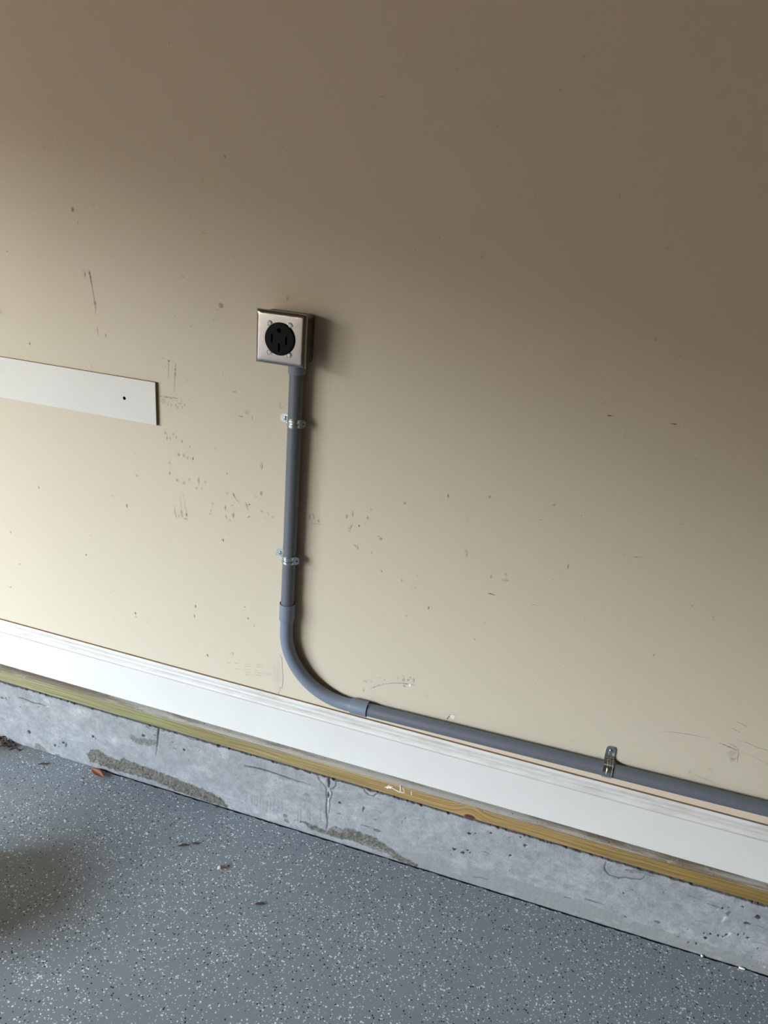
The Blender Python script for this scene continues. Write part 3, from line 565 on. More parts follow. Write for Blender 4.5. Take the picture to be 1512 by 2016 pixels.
structure(link('treeline', treeline(), M_GRASS), 'dark hedge of trees across the street')

# ------------------------------------------------------------------ concrete curb under the wall
def curb():
    xa, xb = -2.2, 1.8
    top = 0.2120
    nx, nz = 2660, 142
    gx, gz = np.meshgrid(np.linspace(xa, xb, nx), np.linspace(-0.012, top, nz), indexing='ij')
    R = np.zeros_like(gx); Gk = np.zeros_like(gx); Bl = np.zeros_like(gx)
    depth = np.zeros_like(gx)
    # wobbly outlines for the patches
    wx = gx + (vnoise(gx, gz, 0.014, 3) - 0.5) * 0.014
    wz = gz + (vnoise(gx, gz, 0.010, 4) - 0.5) * 0.012
    def stroke(target, pts, wob=0.0012, soft=1.0):
        for i in range(len(pts) - 1):
            (x0, z0, w0, s0), (x1, z1, w1, s1) = pts[i], pts[i + 1]
            pad = 0.008
            ix0 = max(0, int((min(x0, x1) - pad - xa) / (xb - xa) * (nx - 1))); ix1 = min(nx, int((max(x0, x1) + pad - xa) / (xb - xa) * (nx - 1)) + 2)
            if ix1 <= ix0: continue
            sl = slice(ix0, ix1)
            X = gx[sl] + (vnoise(gx[sl], gz[sl], 0.006, 8, 2) - 0.5) * wob * 2; Z = gz[sl] + (vnoise(gx[sl], gz[sl], 0.006, 9, 2) - 0.5) * wob * 2
            dx, dz = x1 - x0, z1 - z0; L2 = dx * dx + dz * dz + 1e-12
            tt = np.clip(((X - x0) * dx + (Z - z0) * dz) / L2, 0, 1)
            d = np.hypot(X - x0 - tt * dx, Z - z0 - tt * dz)
            wd = (w0 + (w1 - w0) * tt) * 0.5; st = s0 + (s1 - s0) * tt
            a = st * np.clip(1.25 - d / (wd * 1.25 + 0.0005), 0, 1)
            target[sl] = np.maximum(target[sl], a)
    for _, pts in KERB_CRACKS: stroke(Gk, pts)
    for _, pts in KERB_LIGHT_STROKES: stroke(Bl, pts)
    bX = gx + (vnoise(gx, gz, 0.006, 21, 2) - 0.5) * 0.006; bZ = gz + (vnoise(gx, gz, 0.006, 22, 2) - 0.5) * 0.006
    def blobs(target, L, hard):
        for (x, z, rx, rz, st, _) in L:
            ix0 = max(0, int((x - rx * 2 - 0.01 - xa) / (xb - xa) * (nx - 1))); ix1 = min(nx, int((x + rx * 2 + 0.01 - xa) / (xb - xa) * (nx - 1)) + 2)
            sl = slice(ix0, ix1)
            d = np.hypot((bX[sl] - x) / (rx + 0.0004), (bZ[sl] - z) / (rz + 0.0004))
            target[sl] = np.maximum(target[sl], st * np.clip((1.25 - d) * hard, 0, 1))
    blobs(Gk, KERB_PITS, 2.2)
    blobs(Bl, KERB_LIGHT_BLOBS, 1.2)
    Bs = np.where(Bl > 0.78, Bl, 0.0)
    Bl *= 0.75 * np.clip(vnoise(gx, gz, 0.008, 55, 3) * 2.2 - 0.45, 0.15, 1)
    Bl = np.maximum(Bl, Bs)
    # mortar patches
    for st, poly in KERB_MORTAR:
        inside = np.zeros(gx.shape, bool)
        n = len(poly)
        for i in range(n):
            x0, z0 = poly[i]; x1, z1 = poly[(i + 1) % n]
            cond = ((z0 > wz) != (z1 > wz)) & (wx < (x1 - x0) * (wz - z0) / ((z1 - z0) or 1e-9) + x0)
            inside ^= cond
        tex = vnoise(gx, gz, 0.009, 31)
        a = inside * min(1.0, st * 1.15) * np.clip(0.62 + tex * 0.75, 0, 1)
        R = np.maximum(R, a)
    # soften the patch outline by one cell
    for _ in range(2):
        R[1:-1, 1:-1] = (R[1:-1, 1:-1] * 2 + R[2:, 1:-1] + R[:-2, 1:-1] + R[1:-1, 2:] + R[1:-1, :-2]) / 6
    # scattered little dark pits and pale smears, grown with noise
    sp = vnoise(gx, gz, 0.007, 41, 2)
    Gk = np.maximum(Gk, np.clip((sp - 0.865) * 9, 0, 0.55))
    ll = vnoise(gx * 0.45, gz, 0.022, 51)
    Bl = np.maximum(Bl, np.clip((ll - 0.66) * 2.0, 0, 0.16))
    # rough foot: paint and dirt near the floor, left of the smooth repaired band
    foot = np.clip(1 - gz / 0.022, 0, 1) * np.clip(vnoise(gx, gz, 0.02, 61) * 2.4 - 0.9, 0, 1)
    R = np.maximum(R, foot * 0.45 * np.clip((0.1 - gx) * 2, 0, 1))
    # smoother greyer lower band on the right half
    band_top = np.interp(gx, [-0.40, -0.30, -0.22, 0.0, 0.2, 0.30, 0.95], [0.0, 0.040, 0.058, 0.062, 0.055, 0.045, 0.03])
    band_top = band_top + (vnoise(gx, gz * 0, 0.03, 71) - 0.5) * 0.008
    A = np.clip((band_top - gz) / 0.004, 0, 1)
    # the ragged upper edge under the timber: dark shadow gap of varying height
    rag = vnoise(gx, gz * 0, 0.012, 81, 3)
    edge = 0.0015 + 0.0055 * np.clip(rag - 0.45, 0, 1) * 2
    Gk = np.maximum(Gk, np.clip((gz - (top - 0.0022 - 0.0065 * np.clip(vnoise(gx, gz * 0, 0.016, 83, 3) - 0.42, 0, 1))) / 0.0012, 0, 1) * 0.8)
    # real relief
    depth += (vnoise(gx, gz, 0.02, 91) - 0.5) * 0.0016 + (vnoise(gx, gz, 0.004, 92, 2) - 0.5) * 0.0006
    depth += R * (vnoise(gx, gz, 0.006, 93, 3) - 0.35) * 0.0040
    depth -= Gk * 0.0022
    depth += Bl * 0.0004
    Gk = np.maximum(Gk, np.clip((0.0012 - gz) / 0.0012, 0, 1) * np.clip((gx + 1.30) / 0.1, 0.15, 1))
    ztop = np.where(gz > top - 0.012, gz - edge * np.clip((gz - top + 0.012) / 0.012, 0, 1), gz)
    f = np.clip(gz / top, 0, 1)
    y = (1 - f) * (-0.0365 + 0.0054 * (gx + 0.3)) + f * (-0.0372) - depth
    # front sheet
    co = np.stack([gx, y, ztop], -1).reshape(-1, 3)
    idx = np.arange(nx * nz).reshape(nx, nz)
    q = np.stack([idx[:-1, :-1], idx[1:, :-1], idx[1:, 1:], idx[:-1, 1:]], -1).reshape(-1, 4)
    # back and top so that the curb is a solid
    nb = len(co)
    tp = co.reshape(nx, nz, 3)[:, -1].copy(); bk = tp.copy(); bk[:, 1] = 0.10
    bb = bk.copy(); bb[:, 2] = -0.012
    co = np.concatenate([co, bk, bb])
    ti = idx[:, -1]; bi = nb + np.arange(nx); ci = nb + nx + np.arange(nx)
    q2 = np.stack([ti[:-1], ti[1:], bi[1:], bi[:-1]], -1); q3 = np.stack([bi[:-1], bi[1:], ci[1:], ci[:-1]], -1)
    q = np.concatenate([q, q2, q3])
    me = bpy.data.meshes.new('wall_foundation')
    me.vertices.add(len(co)); me.vertices.foreach_set('co', co.astype(np.float32).ravel())
    me.loops.add(len(q) * 4); me.loops.foreach_set('vertex_index', q.astype(np.int32).ravel())
    me.polygons.add(len(q)); me.polygons.foreach_set('loop_start', np.arange(0, len(q) * 4, 4, dtype=np.int32))
    me.update(calc_edges=True)
    me.polygons.foreach_set('use_smooth', np.ones(len(q), bool))
    colr = np.zeros((len(co), 4), np.float32)
    colr[:nx * nz] = np.stack([R, np.clip(Gk, 0, 1), Bl, A], -1).reshape(-1, 4)
    at = me.attributes.new('kerb', 'FLOAT_COLOR', 'POINT'); at.data.foreach_set('color', colr.ravel())
    return me
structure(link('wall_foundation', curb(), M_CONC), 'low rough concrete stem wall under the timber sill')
# plain continuation of the curb beyond the measured stretch
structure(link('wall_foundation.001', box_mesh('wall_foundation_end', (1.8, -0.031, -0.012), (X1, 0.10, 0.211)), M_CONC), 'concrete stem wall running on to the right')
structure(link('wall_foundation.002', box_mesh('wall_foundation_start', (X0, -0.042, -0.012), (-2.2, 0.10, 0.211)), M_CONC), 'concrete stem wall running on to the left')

# ------------------------------------------------------------------ timber sill
def sill():
    bm = bmesh.new()
    add_box(bm, (X0, -0.0362, 0.2125), (X1, 0.10, 0.2505))
    es = [e for e in bm.edges if all(v.co.y < 0 for v in e.verts) and abs(e.verts[0].co.x - e.verts[1].co.x) > 1]
    bmesh.ops.bevel(bm, geom=es, offset=0.0025, segments=3, affect='EDGES')
    bm.normal_update()
    for f in bm.faces:
        f.material_index = 1 if f.normal.z > 0.8 else 0
    me = bpy.data.meshes.new('sill'); bm.to_mesh(me); bm.free()
    return me
sill_o = structure(link('trim_1', sill(), [M_PINE, M_SILLTOP]), 'yellow-green treated pine sill plate between concrete and baseboard')
ck = link('chalk_mark', marks_mesh('chalk_mark', CHALK_STROKES, [], -0.0364), M_PINE, sill_o)
ck['label'] = 'white chalk scribble'

# ------------------------------------------------------------------ baseboard
def baseboard():
    prof = [(0.0, 0.4090), (-0.0060, 0.4090), (-0.0068, 0.4080), (-0.0076, 0.4015), (-0.0098, 0.3998), (-0.0128, 0.3975), (-0.0143, 0.3945), (-0.0140, 0.3915),
            (-0.0124, 0.3880), (-0.0118, 0.3820), (-0.0124, 0.3775), (-0.0136, 0.3748), (-0.0118, 0.3736), (-0.0160, 0.3720), (-0.0163, 0.3700),
            (-0.0163, 0.2600), (-0.0153, 0.2575), (0.0, 0.2575)]
    n = len(prof); m = 60
    v = []; f = []
    for i in range(m + 1):
        x = X0 + (X1 - X0) * i / m
        bow = -0.0045 * max(0.0, 1 - ((x + 0.45) / 1.15) ** 2)      # the top edge sags a little
        v += [(x, y, z + (bow if z > 0.36 else 0.0)) for y, z in prof]
    for k in range(m):
        f += [(k * n + i, k * n + (i + 1) % n, (k + 1) * n + (i + 1) % n, (k + 1) * n + i) for i in range(n)]
    f += [tuple(range(n)), tuple(range(m * n, (m + 1) * n))]
    me = mesh('baseboard', v, f)
    for p in me.polygons:
        if p.normal.z > 0.9 and p.center.z > 0.40: p.material_index = 1
    return me
structure(link('baseboard_back', baseboard(), [M_TRIM, M_RAWEDGE]), 'white moulded baseboard with a bare brown top edge')

# ------------------------------------------------------------------ white board on the wall
def board():
    me = box_mesh('board', (-1.95, -0.0075, 1.0940), (-1.0378, -0.0003, 1.2008), 0.0006, 1)
    me = boolean(me, [cyl_y(-1.1256, 1.1490, 0.0042, -0.02, -0.0015, 20)])
    me.materials.clear()
    me.materials.append(M_TRIM); me.materials.append(M_RAWEDGE); me.materials.append(M_HOLE)
    for p in me.polygons:
        c = p.center
        if math.hypot(c.x + 1.1256, c.z - 1.149) < 0.0043 and len(p.vertices) != 0 and p.normal.y > -0.5 or (abs(c.y + 0.0015) < 1e-4): p.material_index = 2
        elif p.normal.y > -0.5: p.material_index = 1
    return me
bo = link('wall_board', board())
tag(bo, 'flat white board with one dark screw hole, mounted on the wall left of the outlet', 'board')

# ------------------------------------------------------------------ outlet box
BX, BZ = -0.6930, 1.3563
ob = empty('outlet_box', (BX, 0.0, BZ))
tag(ob, 'square metal outlet box with a black round receptacle, on the wall atop the conduit', 'outlet')
def rrect(w, h, r, seg=6):
    pts = []
    for cx, cz, a0 in ((w / 2 - r, h / 2 - r, 0), (-w / 2 + r, h / 2 - r, 90), (-w / 2 + r, -h / 2 + r, 180), (w / 2 - r, -h / 2 + r, 270)):
        for k in range(seg + 1):
            a = math.radians(a0 + 90 * k / seg)
            pts.append((cx + r * math.cos(a), cz + r * math.sin(a)))
    return pts
def prism_y(name, rings):
    """rings: list of (contour, y)"""
    n = len(rings[0][0]); v = []; f = []
    for c, y in rings:
        v += [(BX + x, y, BZ + z) for x, z in c]
    for i in range(len(rings) - 1):
        for k in range(n):
            k2 = (k + 1) % n
            f.append((i * n + k, i * n + k2, (i + 1) * n + k2, (i + 1) * n + k))
    f.append(tuple(range(n))); f.append(tuple(range((len(rings) - 1) * n, len(rings) * n)))
    return mesh(name, v, f)
body = link('box_body', prism_y('box_body', [(rrect(0.106, 0.104, 0.009), -0.0004), (rrect(0.107, 0.105, 0.009), -0.002), (rrect(0.107, 0.105, 0.008), -0.0505)]), M_BOX, ob)
body['label'] = 'dull galvanised steel box body'
# knockout discs on the right side and the top
def disc_x(x, y, z, r, h, seg=24):
    v = []; f = []
    for xx, rr in ((x, r), (x + h, r), (x + h, r * 0.8), (x + h * 0.3, r * 0.78)):
        for k in range(seg):
            a = 2 * math.pi * k / seg
            v.append((xx, y + rr * math.cos(a), z + rr * math.sin(a)))
    for i in range(3):
        for k in range(seg):
            k2 = (k + 1) % seg
            f.append((i * seg + k, i * seg + k2, (i + 1) * seg + k2, (i + 1) * seg + k))
    f.append(tuple(range(seg))); f.append(tuple(range(3 * seg, 4 * seg)))
    return mesh('knockout', v, f)
for dz in (0.026, -0.026):
    link('knockout', disc_x(BX + 0.0533, -0.026, BZ + dz, 0.0145, 0.0007), M_BOX, body)
for dz in (0.018, -0.012):
    link('side_screw', disc_x(BX + 0.0533, -0.0455, BZ + dz, 0.0028, 0.0016, 16), M_SCREW, body)

def cover():
    W2, H2 = 0.0583, 0.0572
    seg = 96
    def sq(w, h):
        out = []
        for k in range(seg):
            a = 2 * math.pi * k / seg
            c, s = math.cos(a), math.sin(a); q = 1 / max(abs(c), abs(s))
            out.append((c * q * w, s * q * h))
        return out
    def circ(r):
        return [(r * math.cos(2 * math.pi * k / seg), r * math.sin(2 * math.pi * k / seg)) for k in range(seg)]
    rings = [(sq(W2 - 0.001, H2 - 0.001), -0.0500), (sq(W2, H2), -0.0503), (sq(W2, H2), -0.0530), *[(sq(W2 - 0.0095 * (1 - math.cos(a)), H2 - 0.0095 * (1 - math.cos(a))), -0.0530 - 0.0080 * math.sin(a)) for a in (0.25, 0.5, 0.75, 1.0, 1.25, 1.45)],
             (sq(W2 - 0.0098, H2 - 0.0098), -0.0610), (circ(0.0352), -0.0610), (circ(0.0350), -0.0560)]
    v = []; f = []
    for c, y in rings: v += [(BX + x, y, BZ + z) for x, z in c]
    for i in range(len(rings) - 1):
        for k in range(seg):
            k2 = (k + 1) % seg
            f.append((i * seg + k, i * seg + k2, (i + 1) * seg + k2, (i + 1) * seg + k))
    i = len(rings) - 1
    for k in range(seg):   # back sheet
        k2 = (k + 1) % seg
        f.append((i * seg + k, i * seg + k2, k2, k))
    return auto_smooth(mesh('cover_plate', v, f), 32)
cp = link('cover_plate', cover(), M_PLATE, ob)
cp['label'] = 'square brushed steel cover plate with bevelled edges'
for dx, dz in ((-0.0245, 0.0300), (0.0222, 0.0310), (-0.0240, -0.0312), (0.0225, -0.0315)):
    # dimple ring and screw head
    x, z = BX + dx, BZ + dz
    seg = 24; v = []; f = []
    for rr, yy in ((0.0068, -0.0609), (0.0060, -0.0617), (0.0050, -0.0617), (0.0044, -0.0609)):
        for k in range(seg):
            a = 2 * math.pi * k / seg
            v.append((x + rr * math.cos(a), yy, z + rr * math.sin(a)))
    for i in range(3):
        for k in range(seg):
            k2 = (k + 1) % seg
            f.append((i * seg + k, i * seg + k2, (i + 1) * seg + k2, (i + 1) * seg + k))
    link('screw_dimple', mesh('screw_dimple', v, f, True), M_PLATE, cp)
    sc = boolean(dome_y(x, z, 0.0043, -0.0608, 0.0024), [box_mesh('slot', (x - 0.006, -0.066, z - 0.0005), (x + 0.006, -0.0624, z + 0.0005))])
    link('screw', sc, None, cp).data.materials.clear()
    o = cp.children[-1]; o.data.materials.append(M_SCREW)
def receptacle():
    seg = 72; v = []; f = []
    for r, y in ((0.0346, -0.0500), (0.0346, -0.0640), (0.0336, -0.0652), (0.0305, -0.0655)):
        for k in range(seg):
            a = 2 * math.pi * k / seg
            v.append((BX + r * math.cos(a), y, BZ + r * math.sin(a)))
    for i in range(3):
        for k in range(seg):
            k2 = (k + 1) % seg
            f.append((i * seg + k, i * seg + k2, (i + 1) * seg + k2, (i + 1) * seg + k))
    f.append(tuple(range(seg))); f.append(tuple(range(3 * seg, 4 * seg)))
    me = mesh('receptacle', v, f)
    cut = [box_mesh('c', (BX - 0.0195, -0.08, BZ - 0.0095), (BX - 0.0150, -0.056, BZ + 0.0095)),
           box_mesh('c', (BX + 0.0140, -0.08, BZ - 0.0110), (BX + 0.0185, -0.056, BZ + 0.0080)),
           box_mesh('c', (BX - 0.0023, -0.08, BZ - 0.0275), (BX + 0.0023, -0.056, BZ - 0.0085)),
           cyl_y(BX - 0.001, BZ + 0.0185, 0.0047, -0.08, -0.056, 20)]
    me = boolean(me, cut)
    me.materials.clear(); me.materials.append(M_BLACK); me.materials.append(M_HOLE)
    for p in me.polygons:
        if -0.0575 < p.center.y < -0.0555 and p.normal.y < -0.5: p.material_index = 1
    return me
rc = link('receptacle', receptacle(), None, ob)
rc['label'] = 'black round four-slot receptacle'

# ------------------------------------------------------------------ conduit
PX, PY, PR = -0.6675, -0.0205, 0.0167
cd = empty('conduit', (PX, PY, 0.446))
tag(cd, 'grey plastic conduit pipe from the outlet box down the wall and along the baseboard', 'pipe')
Zv = (0, 0, 1)
ad = link('box_adapter', tube('box_adapter', [((PX, PY - .003, 1.3040), Zv, 0.0165), ((PX, PY - .003, 1.3025), Zv, 0.0208), ((PX, PY - .003, 1.2960), Zv, 0.0210), ((PX, PY - .0025, 1.2955), Zv, 0.0198), ((PX, PY - .0015, 1.2790), Zv, 0.0196), ((PX, PY - .0015, 1.2780), Zv, 0.0188), ((PX, PY - .0015, 1.2782), Zv, 0.0168)]), M_PVC2, cd)
ad['label'] = 'pale blue-grey threaded adapter under the box'
link('vertical_pipe', tube('vertical_pipe', [((PX, PY, 0.672), Zv, PR), ((PX, PY, 0.9), Zv, PR), ((PX, PY - .0015, 1.285), Zv, PR)]), M_PVC, cd)
def elbow():
    s = []
    # upper bell
    for z, r in ((0.6830, 0.0171), (0.6968, 0.0173), (0.6985, 0.0190), (0.6982, 0.0199), (0.6550, 0.0199), (0.6515, 0.0197), (0.6475, 0.0170), (0.6450, PR)):
        s.append(((PX, PY, z), (0, 0, -1), r))
    R = 0.1735; cx, cz = PX + R, 0.6195
    A = math.radians(91.07)
    for k in range(0, 41):
        a = A * k / 40
        s.append(((cx - R * math.cos(a), PY, cz - R * math.sin(a)), (math.sin(a), 0, -math.cos(a)), PR))
    ex, ez = cx - R * math.cos(A), cz - R * math.sin(A)
    d = Vector((math.sin(A), 0, -math.cos(A)))
    x0 = -0.4840
    for x, r in ((x0, PR), (x0 + .0035, 0.0170), (x0 + .0050, 0.0197), (x0 + .0080, 0.0199), (-0.4350, 0.0199), (-0.4345, 0.0192), (-0.4348, 0.0184), (-0.4480, 0.0181)):
        q = (x - ex) / d.x
        s.append(((x, PY, ez + d.z * q), d, r))
    return tube('elbow', s, cap0=False, cap1=False), ez, ex, d
em, EZ, EX, ED = elbow()
eo = link('elbow', em, M_PVC2, cd); eo['label'] = 'blue-grey bent elbow with belled ends'
def hz(x): return EZ + ED.z / ED.x * (x - EX)
def hzp(x): return hz(x) - 0.0006
link('horizontal_pipe', tube('horizontal_pipe', [((x, PY, hzp(x)), ED, PR) for x in (-0.462, 0.0, 0.6, 1.4)]), M_PVC, cd)

# ------------------------------------------------------------------ straps
def strap_mesh(name, path, half, rib, ear_end, to_world, thick=0.0013, round_start=True, round_end=True):
    """path: (u, v) points of the middle line; v points away from the wall; extruded along w"""
    # resample
    P = [Vector((a, b)) for a, b in path]
    q = []
    for i in range(len(P) - 1):
        m = max(1, int((P[i + 1] - P[i]).length / 0.0011))
        for s in range(m): q.append(P[i].lerp(P[i + 1], s / m))
    q.append(P[-1])
    L = [0.0]
    for i in range(1, len(q)): L.append(L[-1] + (q[i] - q[i - 1]).length)
    tot = L[-1]
    ws = [-1, -0.88, -0.80, -0.30, -0.20, -0.08, 0.08, 0.20, 0.30, 0.80, 0.88, 1]
    rp = [0, 0, 1, 1, 0.1, 0.0, 0.0, 0.1, 1, 1, 0, 0]
    V = []; F = []
    n = len(q)
    for side in (0, 1):
        for i in range(n):
            a, b = q[max(i - 1, 0)], q[min(i + 1, n - 1)]
            d = (b - a).normalized(); nn = Vector((-d.y, d.x))
            e = 1.0
            if round_start and L[i] < half: e = min(e, 0.42 + 0.58 * math.sqrt(max(0, 1 - ((half - L[i]) / half) ** 2)))
            if round_end and tot - L[i] < half: e = min(e, 0.42 + 0.58 * math.sqrt(max(0, 1 - ((half - tot + L[i]) / half) ** 2)))
            ra = rib(L[i], tot)
            for wv, r in zip(ws, rp):
                off = (0.0 if side == 0 else -thick) + r * ra * 0.0014
                p = q[i] + nn * off
                V.append(to_world(p.x, p.y, wv * half * e))
    m = len(ws)
    for side in (0, 1):
        o = side * n * m
        for i in range(n - 1):
            for j in range(m - 1):
                F.append((o + i * m + j, o + (i + 1) * m + j, o + (i + 1) * m + j + 1, o + i * m + j + 1))
    o = n * m
    for i in range(n - 1):
        for j in (0, m - 1):
            F.append((i * m + j, (i + 1) * m + j, o + (i + 1) * m + j, o + i * m + j))
    for i in (0, n - 1):
        for j in range(m - 1):
            F.append((i * m + j, i * m + j + 1, o + i * m + j + 1, o + i * m + j))
    me = mesh(name, V, F, True)
    bm = bmesh.new(); bm.from_mesh(me)
    for e in bm.edges:
        if len(e.link_faces) == 2 and e.calc_face_angle(0) > math.radians(28): e.smooth = False
    bm.to_mesh(me); bm.free()
    return me
SR = PR + 0.0016
def vertical_strap(zc, label):
    root = empty('pipe_strap', (PX, 0.0, zc))
    tag(root, label, 'strap', 'straps holding the vertical pipe')
    path = [(-0.0450, 0.0016), (-0.0250, 0.0018), (-0.0208, 0.0040), (-0.0190, 0.0100)]
    for k in range(0, 25):
        a = math.radians(180 - 6 - k * (150 - 6) / 24)
        path.append((SR * math.cos(a), -PY + SR * math.sin(a)))
    # right ear stands off the wall
    ex, ev = path[-1]
    path += [(ex + 0.0010, ev - 0.0004), (ex + 0.0024, ev - 0.0008), (ex + 0.0118, ev - 0.0052)]
    def rib(l, tot):
        return max(0.0, min(1.0, (l - 0.026) / 0.004, (tot - l - 0.0165) / 0.003))
    me = strap_mesh('band', path, 0.0103, rib, None, lambda u, v, w: (PX + u, -v, zc + w))
    link('band', me, M_ZINC, root)
    s = link('screw', dome_y(PX - 0.0325, zc, 0.0044, -0.0017, 0.0030), M_SCREW, root)
    hx, hv = ex + 0.0070, ev - 0.0028
    h = link('screw_hole', cyl_y(PX + hx, zc, 0.0019, -hv + 0.0010, -hv - 0.0012, 14), M_HOLE, root)
    return root
vertical_strap(1.1665, 'zinc strap on the vertical pipe just below the outlet box')
vertical_strap(0.8225, 'zinc strap on the vertical pipe just above the elbow fitting')
def horizontal_strap(xc):
    zc = hzp(xc)
    root = empty('pipe_strap', (xc, 0.0, zc))
    tag(root, 'dark zinc one-hole strap over the horizontal pipe at the right', 'strap')
    path = [(0.0530, 0.0018), (0.0275, 0.0022), (0.0205, 0.0048), (0.0178, 0.0100)]
    for k in range(0, 25):
        a = math.radians(20 + k * (130) / 24)
        path.append((SR * math.cos(a), -PY + SR * math.sin(a)))
    def rib(l, tot):
        return max(0.0, min(0.6, (l - 0.034) / 0.004, (tot - l - 0.002) / 0.003))
    me = strap_mesh('band', path, 0.0112, rib, None, lambda u, v, w: (xc + w, -v, zc + u), round_end=False)
    link('band', me, M_ZINC, root)
    link('screw', dome_y(xc, zc + 0.0405, 0.0046, -0.0020, 0.0034), M_SCREW, root)
    return root
horizontal_strap(0.1605)

# ------------------------------------------------------------------ small things on the floor
def leaf(name, x, y, L, Wd, rot, lift, mat, label, cat, curl=0.3):
    n = 14; V = []; F = []
    for side in (0, 1):
        for i in range(n + 1):
            t = i / n; wdt = Wd * math.sin(math.pi * min(1, t ** 0.85)) * (1 - 0.25 * t) + 0.0004
            for j, u in enumerate((-1, -0.5, 0, 0.5, 1)):
                zz = lift * (u * u) * math.sin(math.pi * t) + curl * lift * t * t + (0.0006 if side == 0 else 0.0)
                V.append((t * L - L / 2, u * wdt, zz + 0.0004))
    m = 5; o = (n + 1) * m
    for side in (0, 1):
        for i in range(n):
            for j in range(m - 1):
                b = side * o
                F.append((b + i * m + j, b + (i + 1) * m + j, b + (i + 1) * m + j + 1, b + i * m + j + 1))
    for i in range(n):
        for j in (0, m - 1):
            F.append((i * m + j, (i + 1) * m + j, o + (i + 1) * m + j, o + i * m + j))
    for i in (0, n):
        for j in range(m - 1): F.append((i * m + j, i * m + j + 1, o + i * m + j + 1, o + i * m + j))
    me = mesh(name, V, F, True)
    zmin = min(v.co.z for v in me.vertices)
    for v in me.vertices: v.co.z -= zmin
    ob_ = link(name, me, mat)
    ob_.location = (x, y, 0.0003); ob_.rotation_euler = (0, 0, rot)
    tag(ob_, label, cat)
    return ob_
leaf('dry_leaf', -1.234, -0.0640, 0.066, 0.0135, math.radians(-22), 0.006, M_LEAF, 'orange-brown dry leaf lying against the concrete at left', 'leaf', 1.0)
leaf('leaf_fragment', -0.862, -0.205, 0.030, 0.0035, math.radians(28), 0.003, M_TWIG, 'thin dark brown leaf scrap on the floor above the tan pebble', 'leaf')
leaf('leaf_fragment', -0.836, -0.188, 0.020, 0.0030, math.radians(10), 0.003, M_TWIG, 'short dark brown leaf scrap nearest the concrete above the tan pebble', 'leaf')
leaf('leaf_fragment', -0.5905, -0.2970, 0.026, 0.0040, math.radians(20), 0.003, M_TWIG, 'dark reddish leaf scrap on the floor right of the tan pebble', 'leaf')
leaf('leaf_fragment', -1.405, -0.0890, 0.034, 0.0032, math.radians(24), 0.003, M_TWIG, 'dark twig-like leaf scrap by the litter in the left corner', 'leaf')
def pebble(name, loc, r, mat, label, cat, sq=(1, 0.85, 0.65), seed=1):
    bm = bmesh.new(); bmesh.ops.create_icosphere(bm, subdivisions=3, radius=1.0)
    rr = random.Random(seed); ph = [rr.random() * 6 for _ in range(4)]
    for v in bm.verts:
        k = 1 + 0.10 * math.sin(3 * v.co.x + ph[0]) + 0.08 * math.sin(4 * v.co.y + ph[1]) + 0.07 * math.sin(5 * v.co.z + ph[2])
        v.co = Vector((v.co.x * sq[0], v.co.y * sq[1], v.co.z * sq[2])) * k * r
    zm = min(v.co.z for v in bm.verts)
    for v in bm.verts: v.co.z -= zm
    for f in bm.faces: f.smooth = True
    me = bpy.data.meshes.new(name); bm.to_mesh(me); bm.free()
    o = link(name, me, mat); o.location = loc
    tag(o, label, cat)
    return o
pebble('pebble', (-0.735, -0.2363, 0.0), 0.0072, M_PEBBLE, 'small tan pebble alone on the speckled floor', 'pebble', seed=3)
pebble('paint_chip', (0.566, -0.0360, 0.0), 0.0080, M_CHIP, 'white paint chip wedged at the foot of the concrete, far right', 'paint chip', (1.0, 0.30, 0.35), 5)
pebble('paint_chip', (0.474, -0.0370, 0.0), 0.0034, M_CHIP, 'tiny white paint crumb at the concrete foot, left of the larger chip', 'paint chip', (1.0, 0.8, 0.8), 9)
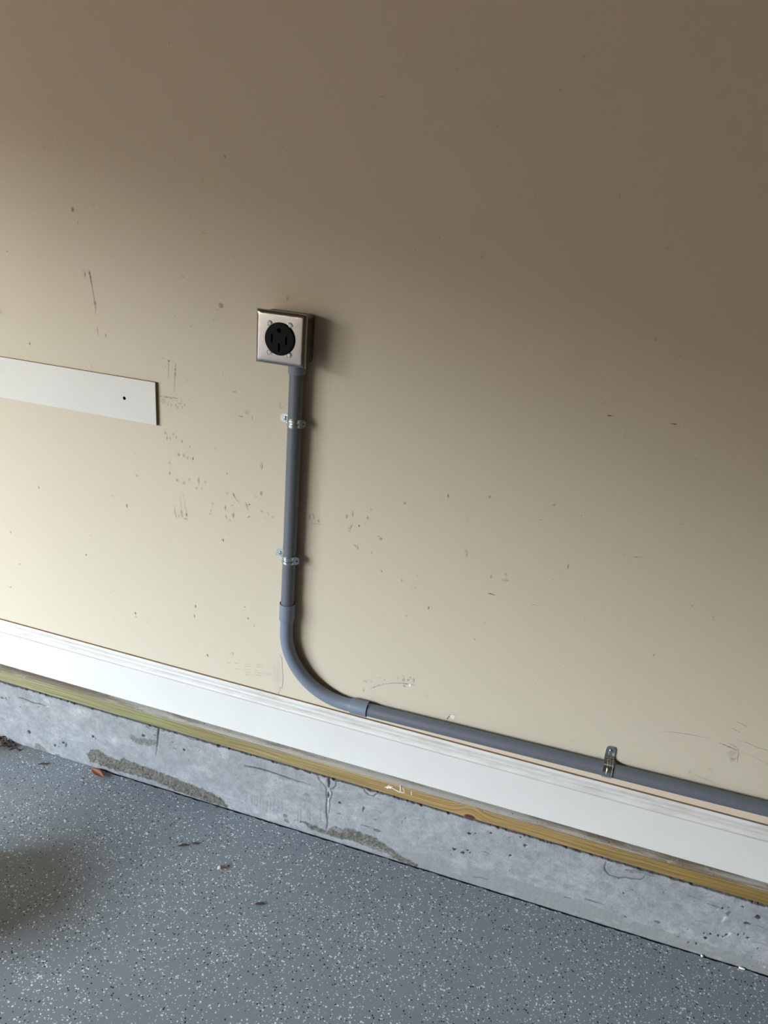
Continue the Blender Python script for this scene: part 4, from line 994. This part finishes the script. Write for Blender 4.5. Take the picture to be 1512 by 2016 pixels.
# dark leaf litter in the corner
def litter():
    rr = random.Random(4); bm = bmesh.new()
    for i in range(46):
        cx = rr.gauss(-1.585, 0.030); cy = -0.048 - abs(rr.gauss(0, 0.016)); L = rr.uniform(0.006, 0.020)
        base = rr.uniform(0.0, 0.016) * max(0.0, 1 - abs(cx + 1.60) / 0.06)
        r = bmesh.ops.create_icosphere(bm, subdivisions=1, radius=1.0)
        M = Matrix.Translation((cx, cy, base + 0.0025)) @ Matrix.Rotation(rr.random() * 6.28, 4, 'Z') @ Matrix.Rotation(rr.uniform(-.5, .5), 4, 'Y') @ Matrix.Diagonal((L / 2, L * rr.uniform(0.16, 0.3), 0.0022, 1))
        for v in r['verts']: v.co = M @ v.co
    me = bpy.data.meshes.new('leaf_litter'); bm.to_mesh(me); bm.free()
    return me
lt = link('leaf_litter', litter(), M_TWIG)
tag(lt, 'dark brown leaf litter piled at the foot of the concrete at the left edge', 'leaf litter'); lt['kind'] = 'stuff'

# low carton added for an unseen object left of view; casts the floor shadow
def carton():
    bm = bmesh.new()
    L, W, Hh, th = 0.30, 0.22, 0.115, 0.004
    add_box(bm, (-L / 2, -W / 2, 0.0005), (L / 2, W / 2, th)); 
    add_box(bm, (-L / 2, -W / 2, th), (L / 2, -W / 2 + th, Hh)); add_box(bm, (-L / 2, W / 2 - th, th), (L / 2, W / 2, Hh))
    add_box(bm, (-L / 2, -W / 2 + th, th), (-L / 2 + th, W / 2 - th, Hh)); add_box(bm, (L / 2 - th, -W / 2 + th, th), (L / 2, W / 2 - th, Hh))
    add_box(bm, (-L / 2, -W / 2, Hh), (L / 2, -0.002, Hh + th)); add_box(bm, (-L / 2, 0.002, Hh), (L / 2, W / 2, Hh + th))
    me = bpy.data.meshes.new('carton'); bm.to_mesh(me); bm.free()
    return me
ca = link('unseen_carton', carton(), M_CARTON)
ca.location = (-1.348, -0.642, 0.0); ca.rotation_euler = (0, 0, math.radians(-47.5))
tag(ca, 'low brown cardboard carton added beyond the left edge for an unseen shadow caster', 'carton')
